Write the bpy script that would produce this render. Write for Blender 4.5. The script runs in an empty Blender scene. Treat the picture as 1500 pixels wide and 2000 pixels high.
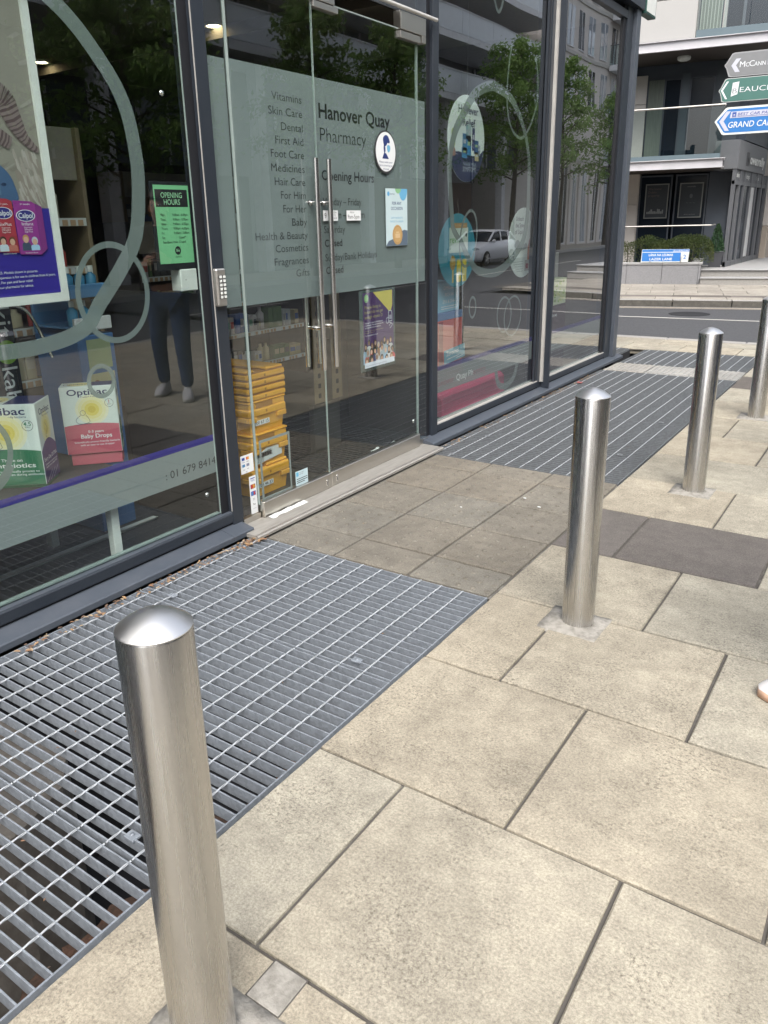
import bpy, math, random
from mathutils import Matrix, Vector
random.seed(7)
SC = bpy.context.scene
COL = SC.collection
rad = math.radians

# ------------------------------------------------------------------ camera
cam = bpy.data.cameras.new('camera')
camo = bpy.data.objects.new('camera', cam)
COL.objects.link(camo)
R_ = [[0.8250783463, 0.5645779823, -0.0223030114], [0.1595534065, -0.2706757430, -0.9493562833],
      [-0.5420225391, 0.7797348908, -0.3134090348]]
rt, up, bk = Vector(R_[0]), -Vector(R_[1]), -Vector(R_[2])
M = Matrix.Identity(4)
for i in range(3):
    M[i][0], M[i][1], M[i][2] = rt[i], up[i], bk[i]
M.translation = Vector((2.5097, 0.0, 1.44))
camo.matrix_world = M
cam.sensor_fit = 'VERTICAL'
cam.sensor_height = 36.0
cam.lens = 1506.74 / 2000 * 36.0
cam.shift_x = 22.05 / 2000
cam.shift_y = -64.49 / 2000
cam.clip_start = 0.05
cam.clip_end = 1000
SC.camera = camo
SC.render.resolution_x, SC.render.resolution_y = 768, 1024

# ------------------------------------------------------------------ world, sun, exposure
SUN_EL, SUN_AZ = rad(52), rad(142)            # azimuth clockwise from +Y
world = bpy.data.worlds.new('World')
SC.world = world
world.use_nodes = True
nt = world.node_tree
nt.nodes.clear()
wo = nt.nodes.new('ShaderNodeOutputWorld')
bg = nt.nodes.new('ShaderNodeBackground')
sky = nt.nodes.new('ShaderNodeTexSky')
sky.sky_type = 'NISHITA'
sky.sun_disc = False
sky.sun_elevation = SUN_EL
sky.sun_rotation = SUN_AZ
sky.air_density = 1.0
sky.dust_density = 4.0
sky.ozone_density = 1.0
hsv = nt.nodes.new('ShaderNodeHueSaturation')
hsv.inputs['Saturation'].default_value = 0.38
hsv.inputs['Value'].default_value = 1.0
nt.links.new(sky.outputs[0], hsv.inputs['Color'])
nt.links.new(hsv.outputs[0], bg.inputs['Color'])
bg.inputs['Strength'].default_value = 0.15
nt.links.new(bg.outputs[0], wo.inputs['Surface'])
sl = bpy.data.lights.new('sun', 'SUN')
sl.energy = 0.75
sl.angle = rad(34)
sl.color = (1.0, 0.95, 0.86)
so = bpy.data.objects.new('sun', sl)
COL.objects.link(so)
sd = Vector((math.sin(SUN_AZ) * math.cos(SUN_EL), math.cos(SUN_AZ) * math.cos(SUN_EL), math.sin(SUN_EL)))
so.rotation_euler = sd.to_track_quat('Z', 'Y').to_euler()
so.location = sd * 60
vs = SC.view_settings
vs.view_transform = 'Standard'
vs.look = 'None'
vs.exposure = 1.52
vs.gamma = 1.0
vs.use_curve_mapping = False
SC.cycles.max_bounces = 14
SC.cycles.transparent_max_bounces = 40
SC.cycles.glossy_bounces = 6
SC.cycles.diffuse_bounces = 4
SC.cycles.caustics_reflective = False
SC.cycles.caustics_refractive = False

# ------------------------------------------------------------------ materials
def newmat(name):
    m = bpy.data.materials.new(name)
    m.use_nodes = True
    n = m.node_tree
    b = n.nodes['Principled BSDF']
    return m, n, b

def coords(n, scale=(1, 1, 1)):
    tc = n.nodes.new('ShaderNodeTexCoord')
    mp = n.nodes.new('ShaderNodeMapping')
    mp.inputs['Scale'].default_value = scale
    n.links.new(tc.outputs['Object'], mp.inputs['Vector'])
    return mp.outputs[0]

def noise(n, vec, scale, detail=4, rough=.6):
    t = n.nodes.new('ShaderNodeTexNoise')
    t.inputs['Scale'].default_value = scale
    t.inputs['Detail'].default_value = detail
    t.inputs['Roughness'].default_value = rough
    n.links.new(vec, t.inputs['Vector'])
    return t.outputs['Fac']

def ramp(n, fac, p0, p1, c0=(0, 0, 0, 1), c1=(1, 1, 1, 1)):
    r = n.nodes.new('ShaderNodeValToRGB')
    r.color_ramp.elements[0].position = p0
    r.color_ramp.elements[1].position = p1
    r.color_ramp.elements[0].color = c0
    r.color_ramp.elements[1].color = c1
    n.links.new(fac, r.inputs[0])
    return r.outputs[0]

def mix(n, fac, a, b, mode='MIX'):
    x = n.nodes.new('ShaderNodeMix')
    x.data_type = 'RGBA'
    x.blend_type = mode
    if hasattr(fac, 'default_value'):
        n.links.new(fac, x.inputs[0])
    else:
        x.inputs[0].default_value = fac
    for k, v in ((6, a), (7, b)):
        if hasattr(v, 'default_value'):
            n.links.new(v, x.inputs[k])
        else:
            x.inputs[k].default_value = tuple(v)[:3] + (1,)
    return x.outputs[2]

def bump(n, b, h, strength, dist=.002):
    bp = n.nodes.new('ShaderNodeBump')
    bp.inputs['Strength'].default_value = strength
    bp.inputs['Distance'].default_value = dist
    n.links.new(h, bp.inputs['Height'])
    n.links.new(bp.outputs[0], b.inputs['Normal'])

def pm(name, col, rough=.6, metal=0.0, col2=None, vs_=6.0, p=(.35, .7), bmp=0, bs=60, scale=(1, 1, 1), spec=None, bd=.002):
    m, n, b = newmat(name)
    b.inputs['Roughness'].default_value = rough
    b.inputs['Metallic'].default_value = metal
    if spec is not None:
        b.inputs['Specular IOR Level'].default_value = spec
    if col2 is None:
        col2 = tuple(c * .82 for c in col)
    v = coords(n, scale)
    f = ramp(n, noise(n, v, vs_, 6, .65), p[0], p[1])
    n.links.new(mix(n, f, col, col2), b.inputs['Base Color'])
    if bmp:
        bump(n, b, noise(n, v, bs, 3), bmp, bd)
    return m

def emit(name, col, s):
    m, n, b = newmat(name)
    b.inputs['Base Color'].default_value = col + (1,)
    b.inputs['Emission Color'].default_value = col + (1,)
    b.inputs['Emission Strength'].default_value = s
    return m

def slab_mat(name, c0, c1, dark, dscale=90, weave=True):
    m, n, b = newmat(name)
    v = coords(n)
    at = n.nodes.new('ShaderNodeAttribute')
    at.attribute_name = 'tint'
    big = ramp(n, noise(n, v, 1.9, 9, .76), .40, .58)
    c = mix(n, big, c0, c1)
    # grimy lichen speckle, gathered in patches
    spk = ramp(n, noise(n, v, dscale, 5, .82), .49, .64)
    patch = ramp(n, noise(n, v, 2.6, 9, .78), .42, .58)
    ml = n.nodes.new('ShaderNodeMath'); ml.operation = 'MULTIPLY'
    n.links.new(spk, ml.inputs[0]); n.links.new(patch, ml.inputs[1])
    m2 = n.nodes.new('ShaderNodeMath'); m2.operation = 'MULTIPLY'; m2.inputs[1].default_value = .9
    n.links.new(ml.outputs[0], m2.inputs[0])
    c = mix(n, m2.outputs[0], c, dark)
    fine = ramp(n, noise(n, v, 150, 4, .85), .34, .66, (.62, .62, .62, 1), (1.2, 1.2, 1.2, 1))
    c = mix(n, 1.0, c, fine, 'MULTIPLY')
    mid = ramp(n, noise(n, v, 14, 6, .8), .36, .60, (.85, .85, .85, 1), (1.05, 1.05, 1.04, 1))
    c = mix(n, 1.0, c, mid, 'MULTIPLY')
    pit = ramp(n, noise(n, v, 60, 5, .7), .74, .79)
    c = mix(n, pit, c, tuple(x * .6 for x in dark))
    gum = n.nodes.new('ShaderNodeTexVoronoi')
    gum.inputs['Scale'].default_value = 3.3
    gum.inputs['Randomness'].default_value = 1
    n.links.new(v, gum.inputs['Vector'])
    gs = ramp(n, gum.outputs['Distance'], .035, .06, (1, 1, 1, 1), (0, 0, 0, 1))
    gm = n.nodes.new('ShaderNodeMath'); gm.operation = 'MULTIPLY'; gm.inputs[1].default_value = .42
    n.links.new(gs, gm.inputs[0])
    c = mix(n, gm.outputs[0], c, tuple(x * .75 for x in dark))
    c = mix(n, 1.0, c, at.outputs['Color'], 'MULTIPLY')
    n.links.new(c, b.inputs['Base Color'])
    b.inputs['Roughness'].default_value = .88
    b.inputs['Specular IOR Level'].default_value = .25
    h = noise(n, v, 150, 4, .7)
    if False:
        w = n.nodes.new('ShaderNodeTexWave')
        w.wave_type = 'BANDS'; w.bands_direction = 'X'
        w.inputs['Scale'].default_value = 36
        w.inputs['Distortion'].default_value = 1.2
        n.links.new(v, w.inputs['Vector'])
        ad = n.nodes.new('ShaderNodeMath'); ad.operation = 'MULTIPLY_ADD'
        ad.inputs[1].default_value = .25
        n.links.new(w.outputs['Fac'], ad.inputs[0]); n.links.new(h, ad.inputs[2])
        h = ad.outputs[0]
    bump(n, b, h, .55, .003)
    return m

M_SLAB = slab_mat('slab_concrete', (.435, .398, .322), (.322, .294, .238), (.135, .121, .098))
M_TACT = slab_mat('tactile_concrete', (.232, .214, .182), (.172, .159, .136), (.13, .115, .09), 120, False)
M_DARKSLAB = slab_mat('dark_flag', (.155, .138, .127), (.132, .118, .108), (.13, .115, .105), 240, False)
M_RIB = slab_mat('ribbed_flag', (.36, .35, .33), (.29, .285, .27), (.17, .165, .155), 120, False)
M_FARSLAB = slab_mat('far_slab', (.42, .39, .34), (.34, .31, .27), (.2, .18, .16), 60, False)
M_MORTAR = pm('joint_mortar', (.085, .078, .07), .95, col2=(.2, .19, .17), vs_=9, p=(.55, .75), bmp=.6, bs=120)
M_PATCH = pm('mortar_patch', (.33, .315, .285), .9, col2=(.17, .16, .14), vs_=26, p=(.42, .7), bmp=.8, bs=70, bd=.004)
M_ASPH = pm('asphalt', (.078, .080, .086), .85, col2=(.042, .043, .047), vs_=38, p=(.3, .7), bmp=.6, bs=220)
M_LINE = pm('road_paint', (.45, .44, .41), .7, col2=(.35, .34, .31), vs_=30, p=(.5, .8))
M_YLINE = pm('kerb_line_paint', (.50, .44, .36), .7, col2=(.3, .27, .23), vs_=30, p=(.5, .8))
M_KERB = pm('granite_kerb', (.34, .33, .31), .8, col2=(.22, .21, .2), vs_=70, bmp=.3)
M_KERBD = pm('dark_kerb_face', (.12, .112, .098), .85, col2=(.07, .066, .058), vs_=14)  # darker tone for the far kerb's front face, under its paler top
M_GRAN = pm('granite_planter', (.30, .30, .31), .7, col2=(.17, .17, .18), vs_=85, p=(.38, .62))
M_GRANT = pm('granite_coping', (.37, .37, .37), .7, col2=(.27, .27, .27), vs_=85)
M_SOIL = pm('pit_soil', (.16, .085, .055), .95, col2=(.06, .045, .035), vs_=22, bmp=.8, bs=40, bd=.01)
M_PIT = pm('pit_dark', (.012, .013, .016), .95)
M_LEDGE = pm('pit_concrete', (.19, .175, .155), .95, col2=(.12, .105, .09), vs_=12, bmp=.6, bs=30, bd=.006)
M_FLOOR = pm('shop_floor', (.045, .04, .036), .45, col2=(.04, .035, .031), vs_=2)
M_MAT = pm('door_mat', (.016, .017, .02), .95, bmp=.8, bs=60, bd=.004)
M_FRAME = pm('frame_paint', (.020, .026, .036), .38, col2=(.028, .034, .044), vs_=5, bmp=.05, bs=90)
M_SILL = pm('sill_paint', (.064, .076, .095), .40, col2=(.09, .10, .118), vs_=8, p=(.45, .85), bmp=.08, bs=50)
M_GASK = pm('gasket_rubber', (.008, .009, .013), .6)
M_SEAL = pm('pane_edge', (.30, .36, .345), .4)
M_STRIP = pm('bright_bead', (.68, .66, .62), .35, .4)
M_WHITE = pm('white_plastic', (.70, .72, .69), .45, col2=(.6, .62, .6))
M_PAPER = pm('paper', (.72, .74, .74), .8, col2=(.69, .71, .71))
M_BLACK = pm('black_ink', (.012, .012, .015), .6)
M_INKG = pm('grey_ink', (.035, .035, .038), .6)
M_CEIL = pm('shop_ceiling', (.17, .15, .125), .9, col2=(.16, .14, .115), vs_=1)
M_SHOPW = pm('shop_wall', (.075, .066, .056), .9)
M_TAN = pm('shelf_tan', (.24, .18, .11), .7)
M_CREAM = pm('shelf_cream', (.34, .30, .24), .7)
M_LAMP = emit('downlight_glow', (1.0, .80, .48), 9.0)
M_ALU = pm('aluminium', (.56, .54, .51), .36, .85, col2=(.48, .46, .43), vs_=10, scale=(1, 1, 8))

def brushed(name, base, rough, grain, scratch=True, aniso=0):
    m, n, b = newmat(name)
    b.inputs['Metallic'].default_value = 1
    f = noise(n, coords(n, grain), 5, 4, .6)
    c = base + (1,)
    if scratch:
        sm = ramp(n, noise(n, coords(n, (1, 1, .5)), 9, 6, .65), .45, .75)
        c = mix(n, sm, base, tuple(x * .92 for x in base))
        scr = ramp(n, noise(n, coords(n, (16, 16, 60)), 2, 4, .85), .70, .76)
        c = mix(n, scr, c, tuple(x * .55 for x in base))
        n.links.new(c, b.inputs['Base Color'])
    else:
        b.inputs['Base Color'].default_value = c
    rr = n.nodes.new('ShaderNodeMapRange')
    rr.inputs['To Min'].default_value = rough - .05
    rr.inputs['To Max'].default_value = rough + .06
    n.links.new(f, rr.inputs['Value'])
    n.links.new(rr.outputs[0], b.inputs['Roughness'])
    if aniso:
        tg = n.nodes.new('ShaderNodeTangent'); tg.direction_type = 'RADIAL'; tg.axis = 'Z'
        n.links.new(tg.outputs[0], b.inputs['Tangent'])
        b.inputs['Anisotropic'].default_value = aniso
        b.inputs['Anisotropic Rotation'].default_value = .25
    return m
M_STEEL = brushed('brushed_steel', (.57, .56, .545), .26, (40, 40, 1.2), True, .75)
M_CAP = brushed('polished_cap', (.66, .66, .66), .36, (30, 30, 30), False)
M_HANDLE = brushed('handle_steel', (.70, .69, .67), .22, (60, 60, 2), False)
M_RAIL = brushed('rail_steel', (.60, .57, .52), .33, (60, 2, 60), False)

def galv(name, base, d):
    m, n, b = newmat(name)
    v = coords(n)
    vo = n.nodes.new('ShaderNodeTexVoronoi')
    vo.inputs['Scale'].default_value = 90
    n.links.new(v, vo.inputs['Vector'])
    sp = ramp(n, vo.outputs['Color'], .1, .9)
    c = mix(n, sp, base, tuple(x * .72 for x in base))
    st = ramp(n, noise(n, coords(n, (12, 60, 60)), 2, 5, .7), .5, .75)
    c = mix(n, st, c, d)
    n.links.new(c, b.inputs['Base Color'])
    b.inputs['Metallic'].default_value = .12
    b.inputs['Roughness'].default_value = .42
    return m
M_GALV = galv('galvanised_steel', (.27, .30, .34), (.18, .195, .215))
M_GALVOLD = galv('galvanised_steel_dull', (.185, .20, .215), (.12, .128, .138))
M_GALVTOP = galv('galvanised_rod', (.50, .53, .56), (.36, .385, .41))

def glass(name, surfaces, tint):
    """clear glazing: mirror reflection summed over the given number of glass surfaces, rest passes straight through"""
    m = bpy.data.materials.new(name)
    m.use_nodes = True
    n = m.node_tree
    n.nodes.clear()
    def mth(op, a, b):
        x = n.nodes.new('ShaderNodeMath'); x.operation = op
        for k, v in enumerate((a, b)):
            if hasattr(v, 'default_value'): n.links.new(v, x.inputs[k])
            else: x.inputs[k].default_value = v
        return x.outputs[0]
    o = n.nodes.new('ShaderNodeOutputMaterial')
    tr = n.nodes.new('ShaderNodeBsdfTransparent')
    tr.inputs['Color'].default_value = tint + (1,)
    gl = n.nodes.new('ShaderNodeBsdfGlossy')
    gl.inputs['Roughness'].default_value = 0.0
    gl.inputs['Color'].default_value = (.97, .98, 1, 1)
    bp = n.nodes.new('ShaderNodeBump'); bp.inputs['Strength'].default_value = 1; bp.inputs['Distance'].default_value = .0011
    n.links.new(noise(n, coords(n), 1.1, 1, .4), bp.inputs['Height']); n.links.new(bp.outputs[0], gl.inputs['Normal'])
    fr = n.nodes.new('ShaderNodeFresnel')
    fr.inputs['IOR'].default_value = 1.52
    ge = n.nodes.new('ShaderNodeNewGeometry')
    f = mth('MULTIPLY', fr.outputs[0], mth('SUBTRACT', 1.0, ge.outputs['Backfacing']))
    r = mth('DIVIDE', mth('MULTIPLY', f, float(surfaces)), mth('ADD', mth('MULTIPLY', f, surfaces - 1.0), 1.0))
    mx = n.nodes.new('ShaderNodeMixShader')
    n.links.new(r, mx.inputs[0])
    n.links.new(tr.outputs[0], mx.inputs[1]); n.links.new(gl.outputs[0], mx.inputs[2])
    n.links.new(mx.outputs[0], o.inputs['Surface'])
    return m
M_GLASS = glass('window_glass', 4.6, (.95, .98, .97))
M_DGLASS = glass('door_glass', 2.4, (.92, .96, .95))
M_FARGL = glass('far_glass', 1, (.80, .86, .85))

def film(name, col, alpha):
    m, n, b = newmat(name)
    n.nodes.remove(b)
    o = n.nodes['Material Output']
    tr = n.nodes.new('ShaderNodeBsdfTransparent')
    tr.inputs['Color'].default_value = (.9, 1, .97, 1)
    df = n.nodes.new('ShaderNodeBsdfDiffuse')
    v = coords(n)
    f = ramp(n, noise(n, v, 3, 5, .6), .3, .8)
    n.links.new(mix(n, f, col, tuple(c * .93 for c in col)), df.inputs['Color'])
    mx = n.nodes.new('ShaderNodeMixShader')
    mx.inputs[0].default_value = alpha
    n.links.new(tr.outputs[0], mx.inputs[1]); n.links.new(df.outputs[0], mx.inputs[2])
    n.links.new(mx.outputs[0], o.inputs['Surface'])
    return m
M_FILM = film('frosted_film', (.285, .315, .32), .91)
M_RING = film('ring_film', (.25, .285, .28), .60)
M_STRIPE = film('purple_stripe_film', (.05, .04, .28), .85)
M_BALGL = film('balcony_frosted_glass', (.80, .83, .86), .9)
M_CLEARP = film('clear_plastic', (.25, .3, .3), .25)
_cc = {}
def C_(r, g, b, rough=.5):
    k = (r, g, b, rough)
    if k not in _cc:
        _cc[k] = pm('print_colour', (r, g, b), rough, col2=(r * .93, g * .93, b * .93), vs_=9)
    return _cc[k]

# ------------------------------------------------------------------ mesh helpers
class MB:
    def __init__(s, X=None):
        s.v, s.f, s.m, s.sm, s.mats, s.X = [], [], [], [], [], X
        s.tint = None
    def idx(s, mat):
        if mat not in s.mats:
            s.mats.append(mat)
        return s.mats.index(mat)
    def add(s, vs, fs, mat, smooth=False):
        o = len(s.v)
        for p in vs:
            s.v.append(tuple(s.X @ Vector(p)) if s.X is not None else tuple(p))
        i = s.idx(mat)
        for f in fs:
            s.f.append([k + o for k in f]); s.m.append(i); s.sm.append(smooth)
    def box(s, a, b, mat):
        (x0, y0, z0), (x1, y1, z1) = a, b
        s.add([(x0, y0, z0), (x1, y0, z0), (x1, y1, z0), (x0, y1, z0), (x0, y0, z1), (x1, y0, z1), (x1, y1, z1), (x0, y1, z1)],
              [(0, 3, 2, 1), (4, 5, 6, 7), (0, 1, 5, 4), (1, 2, 6, 5), (2, 3, 7, 6), (3, 0, 4, 7)], mat)
    def bbox(s, a, b, c, mat):
        """box with chamfered edges (all 12)"""
        (x0, y0, z0), (x1, y1, z1) = a, b
        c = min(c, (x1 - x0) * .45, (y1 - y0) * .45, (z1 - z0) * .45)
        vs = []
        key = {}
        for ix, X in enumerate((x0, x1)):
            for iy, Y in enumerate((y0, y1)):
                for iz, Z in enumerate((z0, z1)):
                    sx, sy, sz = (1 if ix == 0 else -1), (1 if iy == 0 else -1), (1 if iz == 0 else -1)
                    for ax, p in ((0, (X, Y + sy * c, Z + sz * c)), (1, (X + sx * c, Y, Z + sz * c)), (2, (X + sx * c, Y + sy * c, Z))):
                        key[ix, iy, iz, ax] = len(vs); vs.append(p)
        fs = []
        for i in (0, 1):
            k = lambda a_, b_: key[i, a_, b_, 0]
            q = [k(0, 0), k(1, 0), k(1, 1), k(0, 1)]; fs.append(q if i else q[::-1])
            k = lambda a_, b_: key[a_, i, b_, 1]
            q = [k(0, 0), k(1, 0), k(1, 1), k(0, 1)]; fs.append(q[::-1] if i else q)
            k = lambda a_, b_: key[a_, b_, i, 2]
            q = [k(0, 0), k(1, 0), k(1, 1), k(0, 1)]; fs.append(q if i else q[::-1])
        for i in (0, 1):
            for j in (0, 1):
                q = [key[i, j, 0, 0], key[i, j, 1, 0], key[i, j, 1, 1], key[i, j, 0, 1]]
                fs.append(q if i != j else q[::-1])
                q = [key[i, 0, j, 0], key[i, 1, j, 0], key[i, 1, j, 2], key[i, 0, j, 2]]
                fs.append(q if i == j else q[::-1])
                q = [key[0, i, j, 1], key[1, i, j, 1], key[1, i, j, 2], key[0, i, j, 2]]
                fs.append(q if i != j else q[::-1])
        for i in (0, 1):
            for j in (0, 1):
                for k in (0, 1):
                    q = [key[i, j, k, 0], key[i, j, k, 1], key[i, j, k, 2]]
                    fs.append(q if (i + j + k) % 2 else q[::-1])
        s.add(vs, fs, mat)
    def prism(s, poly, c0, c1, mat, sidemat=None):
        n = len(poly)
        ar = sum(poly[i][0] * poly[(i + 1) % n][1] - poly[(i + 1) % n][0] * poly[i][1] for i in range(n))
        if ar < 0:
            poly = poly[::-1]
        vs = [(p[0], p[1], c0) for p in poly] + [(p[0], p[1], c1) for p in poly]
        s.add(vs, [list(range(n))[::-1], list(range(n, 2 * n))], mat)
        s.add(vs, [(i, (i + 1) % n, n + (i + 1) % n, n + i) for i in range(n)], sidemat or mat)
    def ring(s, outer, inner, c0, c1, mat):
        n = len(outer)
        vs = [(p[0], p[1], c1) for p in outer] + [(p[0], p[1], c1) for p in inner] + \
             [(p[0], p[1], c0) for p in outer] + [(p[0], p[1], c0) for p in inner]
        fs = []
        for i in range(n):
            j = (i + 1) % n
            fs += [(i, j, n + j, n + i), (2 * n + i, 3 * n + i, 3 * n + j, 2 * n + j), (i, 2 * n + i, 2 * n + j, j), (n + i, n + j, 3 * n + j, 3 * n + i)]
        s.add(vs, fs, mat)
    def band(s, pts, w, c0, c1, mat):
        """open ribbon along 2d pts with width(s) w"""
        n = len(pts)
        L, Rr = [], []
        for i in range(n):
            a, b = pts[max(i - 1, 0)], pts[min(i + 1, n - 1)]
            dx, dy = b[0] - a[0], b[1] - a[1]
            l = math.hypot(dx, dy) or 1
            ww = (w[i] if isinstance(w, (list, tuple)) else w) / 2
            L.append((pts[i][0] - dy / l * ww, pts[i][1] + dx / l * ww)); Rr.append((pts[i][0] + dy / l * ww, pts[i][1] - dx / l * ww))
        vs = [(p[0], p[1], c1) for p in L] + [(p[0], p[1], c1) for p in Rr] + [(p[0], p[1], c0) for p in L] + [(p[0], p[1], c0) for p in Rr]
        fs = []
        for i in range(n - 1):
            fs += [(i, n + i, n + i + 1, i + 1), (2 * n + i, 2 * n + i + 1, 3 * n + i + 1, 3 * n + i), (i, i + 1, 2 * n + i + 1, 2 * n + i), (n + i, 3 * n + i, 3 * n + i + 1, n + i + 1)]
        s.add(vs, fs, mat)
    def tube(s, pts, r, n, mat, caps=True, smooth=True):
        P = [Vector(p) for p in pts]
        rs = r if isinstance(r, (list, tuple)) else [r] * len(P)
        vs, fs = [], []
        ref = None
        for i, p in enumerate(P):
            t = (P[min(i + 1, len(P) - 1)] - P[max(i - 1, 0)]).normalized()
            if ref is None:
                ref = t.orthogonal().normalized()
            else:
                ref = (ref - t * ref.dot(t)).normalized()
            bi = t.cross(ref)
            for k in range(n):
                a = 2 * math.pi * k / n
                vs.append(p + (ref * math.cos(a) + bi * math.sin(a)) * rs[i])
        for i in range(len(P) - 1):
            for k in range(n):
                fs.append((i * n + k, i * n + (k + 1) % n, (i + 1) * n + (k + 1) % n, (i + 1) * n + k))
        s.add(vs, fs, mat, smooth)
        if caps:
            s.add(vs[:n], [list(range(n))[::-1]], mat)
            s.add(vs[-n:], [list(range(n))], mat)
    def lathe(s, prof, c, n, mat, smooth=True):
        vs, fs = [], []
        for (r, z) in prof:
            for k in range(n):
                a = 2 * math.pi * k / n
                vs.append((c[0] + r * math.cos(a), c[1] + r * math.sin(a), c[2] + z))
        for i in range(len(prof) - 1):
            for k in range(n):
                fs.append((i * n + k, i * n + (k + 1) % n, (i + 1) * n + (k + 1) % n, (i + 1) * n + k))
        s.add(vs, fs, mat, smooth)
    def ell(s, c, r, mat, nu=12, nv=8):
        vs, fs = [], []
        for j in range(nv + 1):
            th = math.pi * j / nv
            for i in range(nu):
                a = 2 * math.pi * i / nu
                vs.append((c[0] + r[0] * math.sin(th) * math.cos(a), c[1] + r[1] * math.sin(th) * math.sin(a), c[2] - r[2] * math.cos(th)))
        for j in range(nv):
            for i in range(nu):
                fs.append((j * nu + i, j * nu + (i + 1) % nu, (j + 1) * nu + (i + 1) % nu, (j + 1) * nu + i))
        s.add(vs, fs, mat, True)
    def text(s, body, a0, b0, c, mat, h=None, w=None, align='L', bold=0.0, rot=0.0, shear=0.0, h2=None):
        """flat letters; baseline at (a0,b0) in the local a,b plane; cap height h; squeezed to width w"""
        vs, fs, wid = text_geo(body, bold, shear)
        sy = h / CAPH
        sx = (w / wid) if w else sy
        off = 0 if align == 'L' else (-wid * sx if align == 'R' else -wid * sx / 2)
        cr, sr = math.cos(rot), math.sin(rot)
        out = []
        for (x, y) in vs:
            X, Y = x * sx + off, y * sy
            out.append((a0 + X * cr - Y * sr, b0 + X * sr + Y * cr, c))
        s.add(out, fs, mat)

_tg = {}
def text_geo(body, bold=0.0, shear=0.0):
    k = (body, bold, shear)
    if k in _tg:
        return _tg[k]
    cu = bpy.data.curves.new('lettering', 'FONT')
    cu.body = body; cu.offset = bold; cu.resolution_u = 3; cu.shear = shear
    ob = bpy.data.objects.new('lettering', cu)
    me = bpy.data.meshes.new_from_object(ob)
    vs = [(v.co.x, v.co.y) for v in me.vertices]
    fs = [list(p.vertices) for p in me.polygons]
    x0 = min((v[0] for v in vs), default=0); x1 = max((v[0] for v in vs), default=1)
    vs = [(x - x0, y) for x, y in vs]
    # letters face +c
    out = []
    for f in fs:
        ar = sum(vs[f[i]][0] * vs[f[(i + 1) % len(f)]][1] - vs[f[(i + 1) % len(f)]][0] * vs[f[i]][1] for i in range(len(f)))
        out.append(f if ar > 0 else f[::-1])
    bpy.data.objects.remove(ob); bpy.data.curves.remove(cu); bpy.data.meshes.remove(me)
    _tg[k] = (vs, out, max(x1 - x0, 1e-3))
    return _tg[k]
CAPH = max(y for x, y in text_geo('H')[0])

ORG = {}
def build(name, mb, parent=None, loc=None, tints=None):
    o = Vector(loc) if loc is not None else (ORG[parent.name] if parent is not None else Vector((0, 0, 0)))
    me = bpy.data.meshes.new(name)
    me.from_pydata([tuple(Vector(p) - o) for p in mb.v], [], mb.f)
    for m in mb.mats:
        me.materials.append(m)
    me.polygons.foreach_set('material_index', mb.m)
    me.polygons.foreach_set('use_smooth', mb.sm)
    if mb.tint is not None:
        ca = me.color_attributes.new('tint', 'FLOAT_COLOR', 'POINT')
        for i, t in enumerate(mb.tint):
            ca.data[i].color = (t[0], t[1], t[2], 1)
    me.update()
    ob = bpy.data.objects.new(name, me)
    COL.objects.link(ob)
    ORG[ob.name] = o
    if parent is not None:
        ob.parent = parent
    else:
        ob.location = o
    return ob

def thing(name, loc, label, cat, group=None):
    o = bpy.data.objects.new(name, None)
    o.empty_display_size = .1
    COL.objects.link(o)
    o.location = loc
    ORG[o.name] = Vector(loc)
    o['label'] = label; o['category'] = cat
    if group:
        o['group'] = group
    return o

def tag(o, label=None, cat=None, group=None, kind=None):
    if label: o['label'] = label
    if cat: o['category'] = cat
    if group: o['group'] = group
    if kind: o['kind'] = kind
    return o

def dup(root, loc, label=None, rot=None):
    r = root.copy(); COL.objects.link(r); r.location = loc
    if rot is not None: r.rotation_euler = (0, 0, rot)
    if label: r['label'] = label
    for ch in list(root.children):
        c = ch.copy(); COL.objects.link(c); c.parent = r
        for g in list(ch.children):
            d = g.copy(); COL.objects.link(d); d.parent = c
    return r

def FX(x):          # facade frame: a -> +y, b -> +z, c -> +x
    return Matrix(((0, 0, 1, x), (1, 0, 0, 0), (0, 1, 0, 0), (0, 0, 0, 1)))
def ell2(cx, cy, rx, ry, n=48, a0=0, a1=2 * math.pi):
    return [(cx + rx * math.cos(a0 + (a1 - a0) * i / (n if a1 - a0 > 6.2 else n - 1)), cy + ry * math.sin(a0 + (a1 - a0) * i / (n if a1 - a0 > 6.2 else n - 1))) for i in range(n)]
def rect(a0, b0, a1, b1):
    return [(a0, b0), (a1, b0), (a1, b1), (a0, b1)]
def rrect(a0, b0, a1, b1, r, n=5):
    p = []
    for cx, cy, s in ((a1 - r, b0 + r, -90), (a1 - r, b1 - r, 0), (a0 + r, b1 - r, 90), (a0 + r, b0 + r, 180)):
        for i in range(n):
            t = rad(s + 90 * i / (n - 1)); p.append((cx + r * math.cos(t), cy + r * math.sin(t)))
    return p
def spline(pts, n=12, closed=False):
    P = [Vector((p[0], p[1])) for p in pts]
    out = []
    N = len(P)
    rng = range(N if closed else N - 1)
    for i in rng:
        g = (lambda k: P[k % N]) if closed else (lambda k: P[min(max(k, 0), N - 1)])
        p0, p1, p2, p3 = g(i - 1), g(i), g(i + 1), g(i + 2)
        for k in range(n):
            t = k / n
            q = .5 * ((2 * p1) + (p2 - p0) * t + (2 * p0 - 5 * p1 + 4 * p2 - p3) * t * t + (3 * p1 - p0 - 3 * p2 + p3) * t ** 3)
            out.append((q.x, q.y))
    if not closed:
        out.append((P[-1].x, P[-1].y))
    return out

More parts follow.
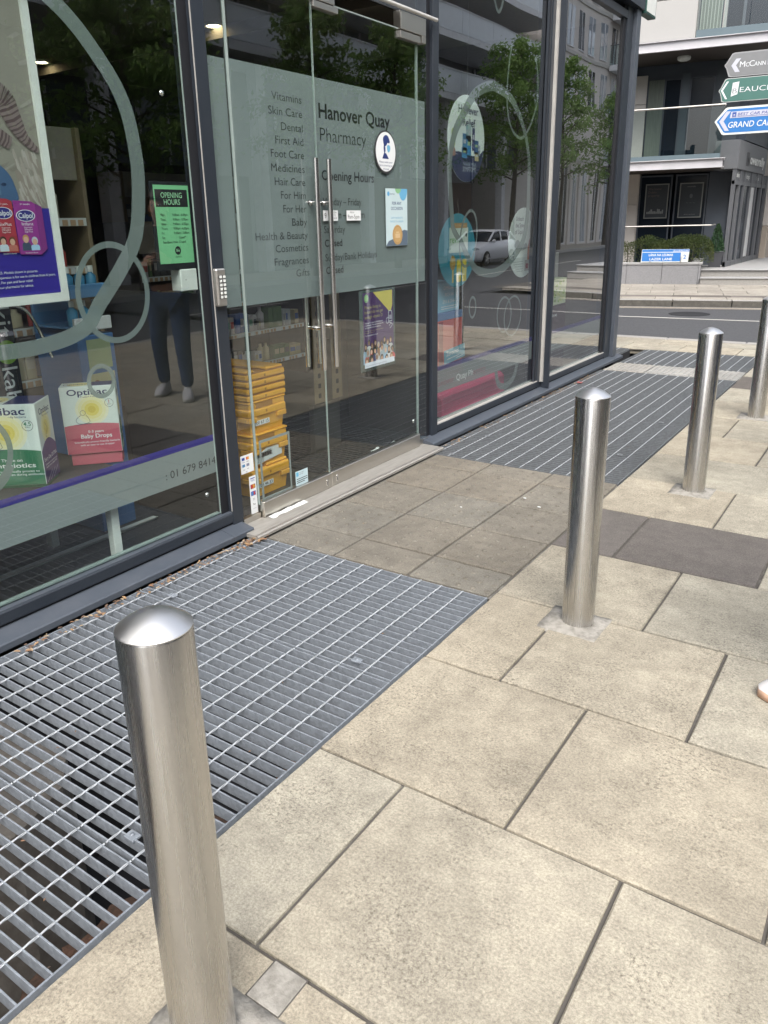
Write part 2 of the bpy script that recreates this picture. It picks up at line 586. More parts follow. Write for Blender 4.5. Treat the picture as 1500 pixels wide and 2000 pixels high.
# ================================================================== SETTING: ground, pavement, road
PITS = [(0.012, 1.285, -1.15, 2.565), (0.012, 1.285, 4.225, 7.66), (0.012, 1.285, 8.15, 9.12), (-1.32, -0.13, 8.5, 9.12)]
g = MB()
xs = sorted({-250, 250, *[p[0] for p in PITS], *[p[1] for p in PITS]})
ys = sorted({-250, 250, *[p[2] for p in PITS], *[p[3] for p in PITS]})
for i in range(len(xs) - 1):
    for j in range(len(ys) - 1):
        cx, cy = (xs[i] + xs[i + 1]) / 2, (ys[j] + ys[j + 1]) / 2
        if any(p[0] < cx < p[1] and p[2] < cy < p[3] for p in PITS):
            continue
        g.add([(xs[i], ys[j], -.135), (xs[i + 1], ys[j], -.135), (xs[i + 1], ys[j + 1], -.135), (xs[i], ys[j + 1], -.135)], [(0, 1, 2, 3)], M_ASPH)
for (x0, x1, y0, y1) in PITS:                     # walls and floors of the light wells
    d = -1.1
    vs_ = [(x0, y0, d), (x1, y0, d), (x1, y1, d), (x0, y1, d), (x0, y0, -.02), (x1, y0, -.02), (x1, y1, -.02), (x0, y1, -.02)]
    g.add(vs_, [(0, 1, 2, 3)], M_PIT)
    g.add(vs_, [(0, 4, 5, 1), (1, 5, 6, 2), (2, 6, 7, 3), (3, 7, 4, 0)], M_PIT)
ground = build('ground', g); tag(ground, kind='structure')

# concrete and soil ledges below the near grating
g = MB()
rnd = random.Random(3)
pl = []
for i in range(24):
    y = -1.15 + 2.3 * i / 23
    xe = .62 + .10 * math.sin(i * .7) * .4 - (.0 if y < 1 else (y - 1) * .9) + rnd.uniform(-.02, .02)
    pl.append((max(xe, .08), y))
for i in range(23):
    a, b = pl[i], pl[i + 1]
    g.add([(.012, a[1], -.17), (a[0], a[1], -.17), (b[0], b[1], -.17), (.012, b[1], -.17), (a[0], a[1], -1), (b[0], b[1], -1)], [(0, 1, 2, 3), (1, 4, 5, 2)], M_LEDGE)
tag(build('concrete_ground', g), kind='structure')
g = MB()
for k in range(2):
    y0, y1 = ((-1.15, 2.56), (4.23, 7.65))[k]
    N = 90
    E_ = [(1.285, y0 + (y1 - y0) * i / N, 1.285 - .10 - .05 * rnd.random() - (.05 if i % 9 < 4 else 0)) for i in range(N + 1)]
    for i in range(N):
        a, b = E_[i], E_[i + 1]
        za, zb = -.085 - .02 * math.sin(i), -.085 - .02 * math.sin(i + 1)
        g.add([(a[2], a[1], za - .06), (1.285, a[1], za), (1.285, b[1], zb), (b[2], b[1], zb - .06), (a[2], a[1], -1), (b[2], b[1], -1)], [(0, 1, 2, 3), (0, 3, 5, 4)], M_SOIL)
tag(build('soil_ground', g), kind='structure')

def slabs(name, rects, ztop, mats, gap=.007, seed=1, thick=.06, jit=.0012, kind='structure', bed=None, tintv=.07):
    """rects: (x0,x1,y0,y1,matindex). Every slab is a chamfered block with open joints."""
    r = random.Random(seed)
    m = MB(); m.tint = []
    for (x0, x1, y0, y1, k) in rects:
        dz = [r.uniform(-jit, jit) for _ in range(4)]
        gg = gap / 2 * r.uniform(.7, 1.4)
        x0 += gg; x1 -= gg; y0 += gg; y1 -= gg
        c = .004
        # wobbling (worn) arrises
        nx = max(2, int((x1 - x0) / .09)); ny = max(2, int((y1 - y0) / .09))
        per = [(x0 + (x1 - x0) * i / nx, y0) for i in range(nx)] + [(x1, y0 + (y1 - y0) * i / ny) for i in range(ny)] + \
              [(x1 - (x1 - x0) * i / nx, y1) for i in range(nx)] + [(x0, y1 - (y1 - y0) * i / ny) for i in range(ny)]
        cx, cy = (x0 + x1) / 2, (y0 + y1) / 2
        def zt(x, y):
            u, v = (x - x0) / (x1 - x0), (y - y0) / (y1 - y0)
            return ztop + dz[0] * (1 - u) * (1 - v) + dz[1] * u * (1 - v) + dz[2] * u * v + dz[3] * (1 - u) * v
        top, mid, bot = [], [], []
        for (x, y) in per:
            w = r.uniform(0, .0022) + (.006 * r.random() if r.random() < .06 else 0)
            l = max(abs(x - cx), abs(y - cy))
            sx, sy = (x - cx) / (x1 - x0) * 2, (y - cy) / (y1 - y0) * 2
            ix = -c * (1 if sx > .99 else -1 if sx < -.99 else 0) - w * (1 if sx > .99 else -1 if sx < -.99 else 0)
            iy = -c * (1 if sy > .99 else -1 if sy < -.99 else 0) - w * (1 if sy > .99 else -1 if sy < -.99 else 0)
            top.append((x + ix, y + iy, zt(x, y))); mid.append((x + ix * .3, y + iy * .3, zt(x, y) - .004)); bot.append((x, y, ztop - thick))
        n = len(per)
        fs = [list(range(n))] + [(n + i, n + (i + 1) % n, (i + 1) % n, i) for i in range(n)] + [(2 * n + i, 2 * n + (i + 1) % n, n + (i + 1) % n, n + i) for i in range(n)]
        m.add(top + mid + bot, fs, mats[k])
        t = 1 + r.uniform(-tintv, tintv); w = r.uniform(-.025, .025)
        m.tint += [(t * (1 + w), t, t * (1 - w))] * (3 * n)
    if bed:
        for (x0, x1, y0, y1) in bed:
            m.add([(x0, y0, ztop - .011), (x1, y0, ztop - .011), (x1, y1, ztop - .011), (x0, y1, ztop - .011)], [(0, 1, 2, 3)], M_MORTAR)
            m.tint += [(1, 1, 1)] * 4
    o = build(name, m)
    return tag(o, kind=kind)

XE = 5.72
rows = []
yb = [.275 + .59 * k for k in range(-9, 0)] + [.275, .865, 1.455, 2.047, 2.622, 3.207, 3.795, 4.385, 4.97, 5.55, 6.14, 6.73, 7.32, 7.91, 8.5, 9.09]
rr = []
for i in range(len(yb) - 1):
    y0, y1 = yb[i], yb[i + 1]
    dark = abs(y0 - 3.207) < .01
    odd = (round((y0 - .865) / .588) % 2 == 0)
    x = 1.578 if (odd or dark) else 1.874
    if abs(y0 - 3.795) < .01 or abs(y0 - 2.622) < .01 or abs(y0 - 4.97) < .01: x = 1.877
    if abs(y0 - 4.385) < .01 or abs(y0 - 2.047) < .01: x = 1.578 if abs(y0 - 2.047) < .01 else 1.60
    if abs(y0 - 2.047) < .01: x = 1.578
    xx = [1.287]
    while x < XE - .2:
        xx.append(x); x += .59
    xx.append(XE)
    for a, b in zip(xx, xx[1:]):
        rr.append((a, b, y0, y1, 1 if ((dark and a < 2.0) or (abs(y0 - 7.32) < .01 and a < 1.5)) else 0))
bed = [(1.287, XE, yb[0], 9.09)]
# between the shop corner and the kerb
for k, (y0, y1) in enumerate(((9.14, 9.62), (9.62, 10.02))):
    x = -30 + (.3 if k else 0)
    while x < 5.6:
        a, b = x, min(x + .62, XE)
        rr.append((a, b, y0, y1, 0)); x += .62
bed.append((-30, XE, 9.12, 10.02))
x = -30
while x < -1.33:
    rr.append((x, min(x + .6, -1.325), 8.5, 9.12, 0)); x += .6
bed.append((-30, -1.325, 8.5, 9.12))
pav_ = slabs('pavement', rr, 0.0, [M_SLAB, M_DARKSLAB], bed=bed, seed=5)

# worn blister paving in front of the door
tr = []
ty = [2.568, 2.807, 3.2, 3.6, 4.0, 4.222]
tx = [.088, .49, .89, 1.284]
for i in range(5):
    for j in range(3):
        tr.append((tx[j], tx[j + 1], ty[i], ty[i + 1], 0))
tactile = t_ = slabs('tactile_pavement', tr, 0.0, [M_TACT], gap=.010, seed=9, bed=[(.06, 1.287, 2.566, 4.224)], tintv=.05)
g = MB()
r = random.Random(4)
for i in range(5):
    for j in range(3):
        x = tx[j] + .035
        while x < tx[j + 1] - .02:
            y = ty[i] + .035
            while y < ty[i + 1] - .02:
                h = .0040 * max(.1, r.gauss(.75, .4)); q = .0125
                g.lathe([(q, -.001), (q * .8, h * .8), (q * .45, h), (0.0005, h)], (x, y, 0.0006), 10, M_TACT)
                y += .0665
            x += .0665
g.tint = [(.93, .93, .93)] * len(g.v)
build('blister', g, t_)

# ribbed strip, with real ribs
rb = []
x = .05
for a, b in ((.03, .43), (.43, .85), (.85, 1.284)):
    rb.append((a, b, 7.67, 8.14, 0))
r_ = slabs('ribbed_pavement', rb, 0.0, [M_RIB], gap=.006, seed=2, bed=[(.02, 1.287, 7.66, 8.15)])
g = MB()
x = .06
while x < 1.26:
    g.box((x, 7.69, -.001), (x + .022, 8.12, .005), M_RIB); x += .05
g.tint = [(1.1, 1.1, 1.1)] * len(g.v)
build('rib', g, r_)

# kerbs on our side
g = MB()
x = -30
while x < 4.4:
    g.bbox((x, 10.03, -.2), (x + .905, 10.19, .0), .012, M_KERB); x += .91
y = -30
while y < 8.2:
    g.bbox((XE + .01, y, -.2), (XE + .16, y + .905, .0), .012, M_KERB); y += .91
for k in range(8):                                    # rounded corner
    a0, a1 = rad(90 * k / 8), rad(90 * (k + 1) / 8)
    q = [(4.38 + R_2 * math.cos(a), 8.69 + R_2 * math.sin(a)) for R_2, a in ((1.5, a0), (1.5, a1 - .01), (1.34, a1 - .01), (1.34, a0))]
    g.prism(q, -.2, 0, M_KERB)
tag(build('kerb', g), kind='structure')
g = MB()
g.prism([(XE, 9.09)] + [(4.38 + 1.34 * math.cos(rad(t)), 8.69 + 1.34 * math.sin(rad(t))) for t in range(20, 91, 10)] + [(4.0, 10.02), (4.0, 9.09)], -.05, -.006, M_SLAB)
g.tint = [(.95, .95, .95)] * len(g.v)
tag(build('corner_pavement', g), kind='structure')

# roads
g = MB()
g.add([(-60, 10.15, -.12), (12.6, 10.15, -.12), (12.6, 17.9, -.12), (-60, 3.5, -.12)], [(0, 1, 2, 3)], M_ASPH)
g.add([(5.7, -70, -.124), (12.1, -70, -.124), (12.1, 110, -.124), (5.7, 110, -.124)], [(0, 1, 2, 3)], M_ASPH)
road = build('road', g); tag(road, kind='structure')
g = MB()
def seg(p, q, w, z, mat):
    d = Vector((q[0] - p[0], q[1] - p[1])); n_ = Vector((-d.y, d.x)).normalized() * w / 2
    g.add([(p[0] - n_.x, p[1] - n_.y, z), (q[0] - n_.x, q[1] - n_.y, z), (q[0] + n_.x, q[1] + n_.y, z), (p[0] + n_.x, p[1] + n_.y, z)], [(0, 1, 2, 3)], mat)
seg((-9, 12.64), (4.6, 13.61), .09, -.115, M_LINE)
def kl(x):                                            # far kerb line (top edge)
    return 14.805 + (x + 2.113) * .242
seg((-9, kl(-9) - .19 * 1.0), (3.4, kl(3.4) - .19), .07, -.115, M_YLINE)
seg((-9, kl(-9) - .34), (3.4, kl(3.4) - .34), .06, -.115, M_YLINE)
for k in range(16):
    seg((8.5, -20 + k * 6), (8.5, -17 + k * 6), .1, -.118, M_LINE)
tag(build('road_marking', g, road), kind=None)
g = MB()
g.lathe([(.33, 0), (.33, .004), (.30, .005), (.29, .003), (0.001, .004)], (-.59, 13.95, -.12), 28, M_PIT)
mc = build('manhole_cover', g)
tag(mc, 'round dark iron manhole cover set in the side road', 'manhole cover')

# far pavement on the other side of the side road
A12 = rad(13.6)
FU, FN = Vector((math.cos(A12), math.sin(A12), 0)), Vector((-math.sin(A12), math.cos(A12), 0))
FP = Vector((-2.113, 14.805, 0))
def fw(u, d, z=0):
    p = FP + FU * u + FN * d
    return (p.x, p.y, z)
FM = Matrix.Translation(FP) @ Matrix.Rotation(A12, 4, 'Z')
g = MB(FM)
u = -30
while u < 5.6:
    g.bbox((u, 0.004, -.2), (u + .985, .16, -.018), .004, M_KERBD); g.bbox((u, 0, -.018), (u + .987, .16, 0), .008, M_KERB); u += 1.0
tag(build('far_kerb', g), kind='structure')
g = MB(FM); g.tint = []
r = random.Random(12)
def fs_(u0, u1, d0, d1, mat, t=None):
    n0 = len(g.v)
    g.bbox((u0 + .005, d0 + .005, -.06), (u1 - .005, d1 - .005, r.uniform(-.001, .001)), .004, mat)
    t = t or r.uniform(.9, 1.08)
    g.tint += [(t, t, t)] * (len(g.v) - n0)
def ledge_d(u): return 0
u = -8
while u < 7:
    fs_(u, u + .62, .17, .62, M_FARSLAB)
    u += .62
u = -8.2
k = 0
while u < 7:
    fs_(u, u + 1.02, .62, 1.0, M_DARKSLAB, .95 if k % 2 else 1.35); k += 1
    u += 1.02
for row in range(9):
    u = -8 - (.45 if row % 2 else 0)
    while u < 7:
        fs_(u, u + .9, 1.0 + row * .5, 1.5 + row * .5, M_FARSLAB); u += .9
n0 = len(g.v)
g.add([(-30, .16, -.012), (8, .16, -.012), (8, 5.8, -.012), (-30, 5.8, -.012)], [(0, 1, 2, 3)], M_MORTAR)
g.add([(-30, 5.7, -.02), (8, 5.7, -.02), (18, 60, -.02), (-30, 60, -.02)], [(0, 1, 2, 3)], M_MORTAR)
g.tint += [(1, 1, 1)] * (len(g.v) - n0)
tag(build('far_pavement', g), kind='structure')
# pavement across the main road
g = MB(); g.tint = []
r = random.Random(22)
y = -40
while y < 70:
    for x0, x1 in ((12.42, 12.9), (12.9, 13.4), (13.4, 14.3), (14.3, 15.2)):
        fs_(x0, x1, y, y + .9, M_FARSLAB)
    y += .9
n0 = len(g.v)
g.add([(12.4, -70, -.012), (16, -70, -.012), (16, 110, -.012), (12.4, 110, -.012)], [(0, 1, 2, 3)], M_MORTAR)
g.box((12.1, -70, -.2), (12.41, 110, .0), M_KERB)
g.tint += [(1, 1, 1)] * (len(g.v) - n0)
tag(build('opposite_pavement', g), kind='structure')

# ================================================================== GRATINGS
def grating(x0, x1, y0, y1, label, name='steel_grating', barax='x', clips=True, seed=0, mat=None):
    mat = mat or (M_GALVOLD if y0 > 4 else M_GALV)
    """load bars along x, thin twisted rods along y, banding bars at both ends"""
    r = random.Random(seed)
    cx, cy = (x0 + x1) / 2, (y0 + y1) / 2
    t = thing(name, (cx, cy, 0), label, 'grating', 'steel gratings along the shopfront')
    MX = Matrix.Translation((cx, cy, 0))
    g = MB(MX)
    hx, hy = (x1 - x0) / 2, (y1 - y0) / 2
    n = max(2, int(round((y1 - y0 - .012) / .040)))
    for i in range(n + 1):
        y = -hy + .006 + (2 * hy - .012) * i / n
        b0, b1, b2 = (r.gauss(0, .0007) for _ in range(3))           # slightly bent load bars
        N = 6
        v_ = []
        for k in range(N + 1):
            u = k / N
            yy = y + b0 * math.sin(math.pi * u) + b1 * math.sin(2 * math.pi * u)
            zz = b2 * .6 * math.sin(math.pi * u)
            x = -hx + 2 * hx * u
            v_ += [(x, yy - .0022, -.034), (x, yy + .0022, -.034), (x, yy + .0022, zz - .0004), (x, yy + .0014, zz), (x, yy - .0014, zz), (x, yy - .0022, zz - .0004)]
        g.add(v_, [(k * 6 + q, k * 6 + (q + 1) % 6, k * 6 + 6 + (q + 1) % 6, k * 6 + 6 + q) for k in range(N) for q in range(6)], mat)
    build('load_bars', g, t)
    for sx in (-1, 1):
        g = MB(MX); xa = sx * hx
        g.box((xa - .0025, -hy, -.035), (xa + .0025, hy, -.0005), mat); build('edge_bar', g, t)
    g = MB(MX)
    x = -hx + .05
    while x < hx - .02:
        vs_, fs2 = [], []
        N = max(4, int((2 * hy) / .0133))
        wob = r.gauss(0, .0012)
        for k in range(N + 1):
            y = -hy + 2 * hy * k / N
            a0 = k * rad(30)
            for q in range(4):
                a = a0 + q * math.pi / 2
                vs_.append((x + wob * math.sin(k / N * 3) + .0030 * math.cos(a), y, -.0012 + .0030 * math.sin(a)))
        for k in range(N):
            for q in range(4):
                fs2.append((k * 4 + q, k * 4 + (q + 1) % 4, k * 4 + 4 + (q + 1) % 4, k * 4 + 4 + q))
        g.add(vs_, fs2, M_GALVTOP)
        x += .1
    build('twisted_rods', g, t)
    if clips:
        for (qx, qy) in ((hx - .17, -hy + .05), (-hx + .15, -hy + .05)):
            g = MB(MX)
            g.bbox((qx - .018, qy - .014, -.006), (qx + .018, qy + .014, .0015), .001, mat)
            g.lathe([(.006, .0015), (.006, .005), (.0001, .006)], (qx, qy, 0), 8, mat)
            build('clip', g, t)
    return t
X0, X1 = .02, 1.278
grating(X0, X1, 1.845, 2.56, 'galvanised grating panel touching the blister paving at the door', seed=1)
grating(X0, X1, .875, 1.84, 'galvanised grating panel behind the top of the largest bollard', seed=2)
grating(X0, X1, -.095, .87, 'galvanised grating panel with wide dark gaps, left of the foot of the largest bollard', seed=3)
grating(X0, X1, 4.23, 4.745, 'short galvanised grating panel just beyond the blister paving', seed=5)
grating(X0, X1, 4.75, 5.715, 'galvanised grating panel under the pink litter-free middle of the right window', seed=6)['label'] = 'grey grating panel second beyond the blister paving, left of the second bollard'
grating(X0, X1, 5.72, 6.685, 'grey grating panel in front of the slim window mullion', seed=7)
grating(X0, X1, 6.69, 7.655, 'grey grating panel ending at the ribbed paving strip', seed=8)
grating(.05, X1, 8.155, 9.115, 'farthest grating panel, beyond the ribbed strip near the road', seed=9)
grating(-1.3, -.14, 8.51, 9.115, 'grating panel round the corner behind the shop corner post', seed=10)

# ================================================================== BOLLARDS
BX = 1.656
def bollard(loc, label):
    t = thing('steel_bollard', loc, label, 'bollard', 'stainless steel bollards along the pavement')
    g = MB(Matrix.Translation(loc))
    rr_ = .0590
    g.lathe([(rr_, -.05), (rr_, .862), (rr_ - .0012, .865)], (0, 0, 0), 64, M_STEEL)
    build('tube', g, t)
    g = MB(Matrix.Translation(loc))
    g.lathe([(rr_ - .0012, .8648), (rr_ - .0002, .8656), (rr_ - .0002, .8672), (rr_ - .0014, .8684)], (0, 0, 0), 64, M_CAP, False)
    g.lathe([(max((rr_ - .0014) * math.cos(math.pi / 2 * k / 14), .0002), .8685 + .027 * (1 - math.cos(math.pi / 2 * k / 14) ** 1.75)) for k in range(15)], (0, 0, 0), 64, M_CAP)
    build('cap', g, t)
    return t
def mortar_base(t, x0, x1, y0, y1, seed):
    r = random.Random(seed)
    g = MB()
    N = 10
    per = [(x0 + (x1 - x0) * i / N, y0) for i in range(N)] + [(x1, y0 + (y1 - y0) * i / N) for i in range(N)] + [(x1 - (x1 - x0) * i / N, y1) for i in range(N)] + [(x0, y1 - (y1 - y0) * i / N) for i in range(N)]
    lx, ly, lz = ORG[t.name]
    per = [(a + r.uniform(-.0025, .0025), b + r.uniform(-.0025, .0025)) for a, b in per]
    n = len(per)
    vs_ = [(a, b, .0022) for a, b in per]
    for f_, z in ((.70, .0032), (.55, .0045)):
        vs_ += [(lx + (a - lx) * f_, ly + (b - ly) * f_, z + r.uniform(-.0006, .0008)) for a, b in per]
    cc = [(lx + .0592 * math.cos(2 * math.pi * (i + .5) / n - rad(135)), ly + .0592 * math.sin(2 * math.pi * (i + .5) / n - rad(135)), .0075 + r.uniform(-.001, .0015)) for i in range(n)]
    vs_ += cc
    vs_ += [(a, b, -.02) for a, b in per]
    fs2 = []
    for k in range(3):
        fs2 += [(k * n + i, k * n + (i + 1) % n, (k + 1) * n + (i + 1) % n, (k + 1) * n + i) for i in range(n)]
    fs2 += [(4 * n + i, 4 * n + (i + 1) % n, (i + 1) % n, i) for i in range(n)]
    g.add(vs_, fs2, M_PATCH, True)
    build('mortar_base', g, t)
b1 = bollard((1.633, .668, 0), 'largest steel bollard, standing in front of the open grating')
b2 = bollard((BX, 2.56, 0), 'placeholder'); b2['label'] = 'steel bollard just before the dark paving strip, level with the blister paving'
b3 = bollard((1.668, 4.32, 0), 'steel bollard just beyond the dark paving strip, beside the far grating')
b4 = bollard((1.668, 6.265, 0), 'steel bollard with its top cut off, behind the third bollard')
b5 = bollard((BX, 8.15, 0), 'farthest steel bollard, seen only mirrored in the shop window')
mortar_base(b1, 1.523, 1.743, .56, .768, 1)
g = MB(); g.bbox((1.640, .772, -.01), (1.722, .860, .0022), .0015, M_PATCH); g.box((1.637, .769, -.01), (1.725, .8635, .0006), M_MORTAR); build('paving_infill', g, pav_)
mortar_base(b2, 1.537, 1.760, 2.446, 2.638, 2)
mortar_base(b3, 1.558, 1.772, 4.205, 4.398, 3)
mortar_base(b4, 1.55, 1.77, 6.16, 6.37, 4)
mortar_base(b5, 1.55, 1.77, 8.04, 8.25, 5)

# ================================================================== PHARMACY
shop = thing('pharmacy_building', (-.1, 4, 0), 'glass fronted pharmacy with dark grey frames and frosted door film', 'shop')
# --- interior shell
g = MB()
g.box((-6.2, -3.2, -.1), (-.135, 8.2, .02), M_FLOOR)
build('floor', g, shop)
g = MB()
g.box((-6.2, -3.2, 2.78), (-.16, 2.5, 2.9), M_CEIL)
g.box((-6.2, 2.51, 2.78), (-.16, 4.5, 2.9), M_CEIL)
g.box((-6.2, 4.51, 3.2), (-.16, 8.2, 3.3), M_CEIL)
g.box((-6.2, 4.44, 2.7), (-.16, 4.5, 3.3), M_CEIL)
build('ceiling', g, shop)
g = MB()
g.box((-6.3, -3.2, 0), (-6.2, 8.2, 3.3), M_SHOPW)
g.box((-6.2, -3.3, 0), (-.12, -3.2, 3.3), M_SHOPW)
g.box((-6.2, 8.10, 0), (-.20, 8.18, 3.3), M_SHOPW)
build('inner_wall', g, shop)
g = MB(); g.bbox((-.78, 2.502, .021), (-.15, 2.514, 1.16), .002, C_(.03, .028, .027)); build('partition', g, shop)
g = MB(); g.bbox((-.80, 4.472, .021), (-.15, 4.486, 1.25), .002, C_(.03, .028, .027)); build('partition', g, shop)
for (x, y) in ((-1.8, 4.52), (-3.75, 4.35), (-2.2, 1.0)):
    z = 2.78
    if y > 4.5: y = 4.40
    g = MB()
    g.lathe([(.075, -.001), (.075, -.012), (.055, -.014), (.053, -.002)], (x, y, z), 24, M_WHITE)
    d = build('downlight', g, shop)
    g = MB()
    g.lathe([(.052, -.006), (.03, -.012), (.0005, -.014)], (x, y, z), 24, M_LAMP)
    build('lamp', g, d)
# --- upper storeys (outside the frame, seen by reflections and the sky)
g = MB()
g.box((-12, -30, 3.62), (-.25, 8.3, 7.0), C_(.25, .24, .23))
g.box((-.25, -30, 3.3), (-.02, 8.32, 3.62), M_FRAME)
g.box((-6.2, -3.3, 3.3), (-.25, 8.3, 3.62), M_FRAME)
g.box((-12, -30, -.1), (-6.31, 8.3, 3.62), C_(.25, .24, .23))
build('upper_wall', g, shop)
for fl in range(1):
    for k in range(9):
        g = MB()
        y = -20 + k * 3.1
        g.box((-.25, y, 4.6 + fl * 2.6), (-.235, y + 2.2, 6.3 + fl * 2.6), M_FARGL)
        g.box((-.25, y + 1.06, 4.6 + fl * 2.6), (-.21, y + 1.12, 6.3 + fl * 2.6), M_FRAME)
        build('upper_window', g, shop)
# --- sills (folded metal flashings) left and right of the door
def sill(y0, y1, joints):
    cuts = [y0] + joints + [y1]
    g = MB()
    for a, b in zip(cuts, cuts[1:]):
        a += .001; b -= .001
        pr = [(0.0, .004), (0.0, .028), (-.004, .032), (-.10, .052), (-.14, .052), (-.14, .004)]
        vs_ = [(p[0], a, p[1]) for p in pr] + [(p[0], b, p[1]) for p in pr]
        n = len(pr)
        g.add(vs_, [list(range(n)), list(range(n, 2 * n))[::-1]] + [(i, n + i, n + (i + 1) % n, (i + 1) % n) for i in range(n)], M_SILL)
    build('sill', g, shop)
sill(-3.2, 2.575, [2.435])
sill(4.335, 8.42, [8.14])
# --- threshold
g = MB()
pr = [(.078, .001), (.078, .014), (.072, .018), (-.02, .020), (-.14, .022), (-.14, .001)]
n = len(pr)
vs_ = [(p[0], 2.52, p[1]) for p in pr] + [(p[0], 4.335, p[1]) for p in pr]
g.add(vs_, [list(range(n)), list(range(n, 2 * n))[::-1]] + [(i, n + i, n + (i + 1) % n, (i + 1) % n) for i in range(n)], pm('threshold_metal', (.40, .385, .355), .42, .35, col2=(.30, .285, .26), vs_=9, scale=(8, 1, 8)))
g.box((.06, 2.52, .016), (.066, 4.335, .0215), M_ALU)
build('threshold', g, shop)
# --- posts
def post(y0, y1, x, ztop=3.3, zb=.045, depth=.12):
    g = MB()
    g.bbox((x - depth, y0, zb), (x, y1, ztop), .003, M_FRAME)
    return g
g = post(2.518, 2.592, -.08); g.box((-.135, 2.470, .06), (-.105, 2.517, 3.3), M_GASK); g.box((-.0845, 2.5145, .12), (-.0805, 2.5175, 3.3), M_STRIP)
build('post', g, shop)
g = post(4.452, 4.528, -.08); g.box((-.15, 4.405, .03), (-.1, 4.451, 3.3), M_GASK); build('post', g, shop)
g = post(6.268, 6.345, -.085); g.bbox((-.084, 6.345, .045), (-.012, 6.372, 3.3), .003, M_FRAME)
g.box((-.105, 6.205, .1), (-.09, 6.267, 3.3), M_FRAME); g.box((-.1, 6.225, .1), (-.088, 6.232, 3.3), M_GASK)
g.box((-.084, 6.322, .10), (-.060, 6.3445, 3.3), M_STRIP); build('post', g, shop)
g = post(8.02, 8.19, -.08); g.box((-.11, 7.955, .1), (-.095, 8.019, 3.3), M_GASK)
g.bbox((-.15, 8.192, .045), (-.045, 8.31, 3.3), .004, M_SILL); build('post', g, shop)
# --- window frames: bottom rails and heads, inner beads
def wframe(y0, y1, top=None):
    g = MB()
    g.bbox((-.14, y0, .062), (-.08, y1, .108), .002, M_FRAME)
    g.box((-.112, y0, .108), (-.083, y1, .116), M_STRIP if y0 > 4 else M_SILL)
    g.box((-.14, y0, .1175), (-.119, y1, .124), M_SEAL)
    g.box((-.135, y0, .05), (-.09, y1, .062), M_GASK)
    o = build('window_frame', g, shop)
    if top:
        g = MB(); g.bbox((-.14, y0, top), (-.082, y1, top + .065), .002, M_FRAME); build('window_head', g, shop)
    return o
wframe(-3.2, 2.517); wframe(4.529, 6.267, None); wframe(6.373, 8.019, 3.19)
g = MB()
g.box((-.118, 2.4685, .12), (-.110, 2.4755, 3.3), M_SEAL)
build('glazing_edge', g, shop)

def pane(y0, y1, z0, z1, x=-.110, t=.008, mat=None, parent=None):
    g = MB()
    g.box((x - t, y0, z0), (x, y1, z1), mat or M_GLASS)
    return build('pane', g, parent or shop)
w1 = pane(-3.2, 2.476, .116, 3.3, mat=M_DGLASS)
w3 = pane(4.53, 6.206, .116, 3.3)
w4 = pane(6.374, 7.96, .116, 3.19)
g = MB(); g.box((-3.2, 8.24, .05), (-.16, 8.248, 3.3), M_GLASS); build('pane', g, shop)
g = MB(); g.bbox((-3.2, 8.2, -.1), (-.15, 8.3, .1), .003, M_FRAME); build('window_frame', g, shop)
for x in (-1.7, -3.2):
    g = MB(); g.bbox((x - .04, 8.2, .1), (x + .04, 8.3, 3.3), .003, M_FRAME); build('post', g, shop)

# --- vinyl on the left window (behind the pane)
XF = -.1192
g = MB(FX(XF))
g.prism(rect(-3.2, .331, 2.476, .485), -.0004, 0, M_FILM)
build('frosted_film', g, w1)
g = MB(FX(XF)); g.prism(rect(-3.2, .4858, 2.476, .516), -.0004, 0, M_STRIPE); build('purple_stripe', g, w1)
g = MB(FX(-.1186)); g.text(': 01 679 8414', 2.165, .374, 0, M_INKG, h=.035, w=.307); build('lettering', g, w1)
g = MB(FX(XF))
# big oval
big = spline([(1.20, 2.36), (1.60, 2.345), (1.907, 2.201), (2.07, 2.05), (2.165, 1.90), (2.195, 1.72), (2.186, 1.566), (2.147, 1.411), (2.055, 1.289), (1.94, 1.17), (1.86, 1.085), (1.707, 1.045), (1.49, 1.04), (1.2, 1.08)], 10)
ws = [.05 + .016 * math.sin(math.pi * i / (len(big) - 1)) for i in range(len(big))]
g.band(big, ws, -.0004, 0, M_RING)
def oval(cx, cy, rx, ry, wid, tilt=0, n=56):
    o_, i_ = [], []
    for k in range(n):
        t = 2 * math.pi * k / n
        for L, a, b in ((o_, rx + wid / 2, ry + wid / 2), (i_, rx - wid / 2, ry - wid / 2)):
            x, y = a * math.cos(t), b * math.sin(t)
            L.append((cx + x * math.cos(tilt) - y * math.sin(tilt), cy + x * math.sin(tilt) + y * math.cos(tilt)))
    return o_, i_
g.ring(*oval(2.012, 1.203, .165, .185, .024), -.0010, -.0006, M_RING)
g.ring(*oval(1.899, .869, .058, .060, .019), -.0010, -.0006, M_RING)
g.ring(*oval(1.34, .70, .135, .135, .022), -.0010, -.0006, M_RING)
g.band(spline([(1.47, .63), (1.43, .58), (1.36, .545), (1.2, .53)]), .024, -.0015, -.0011, M_RING)
build('ring_decal', g, w1)
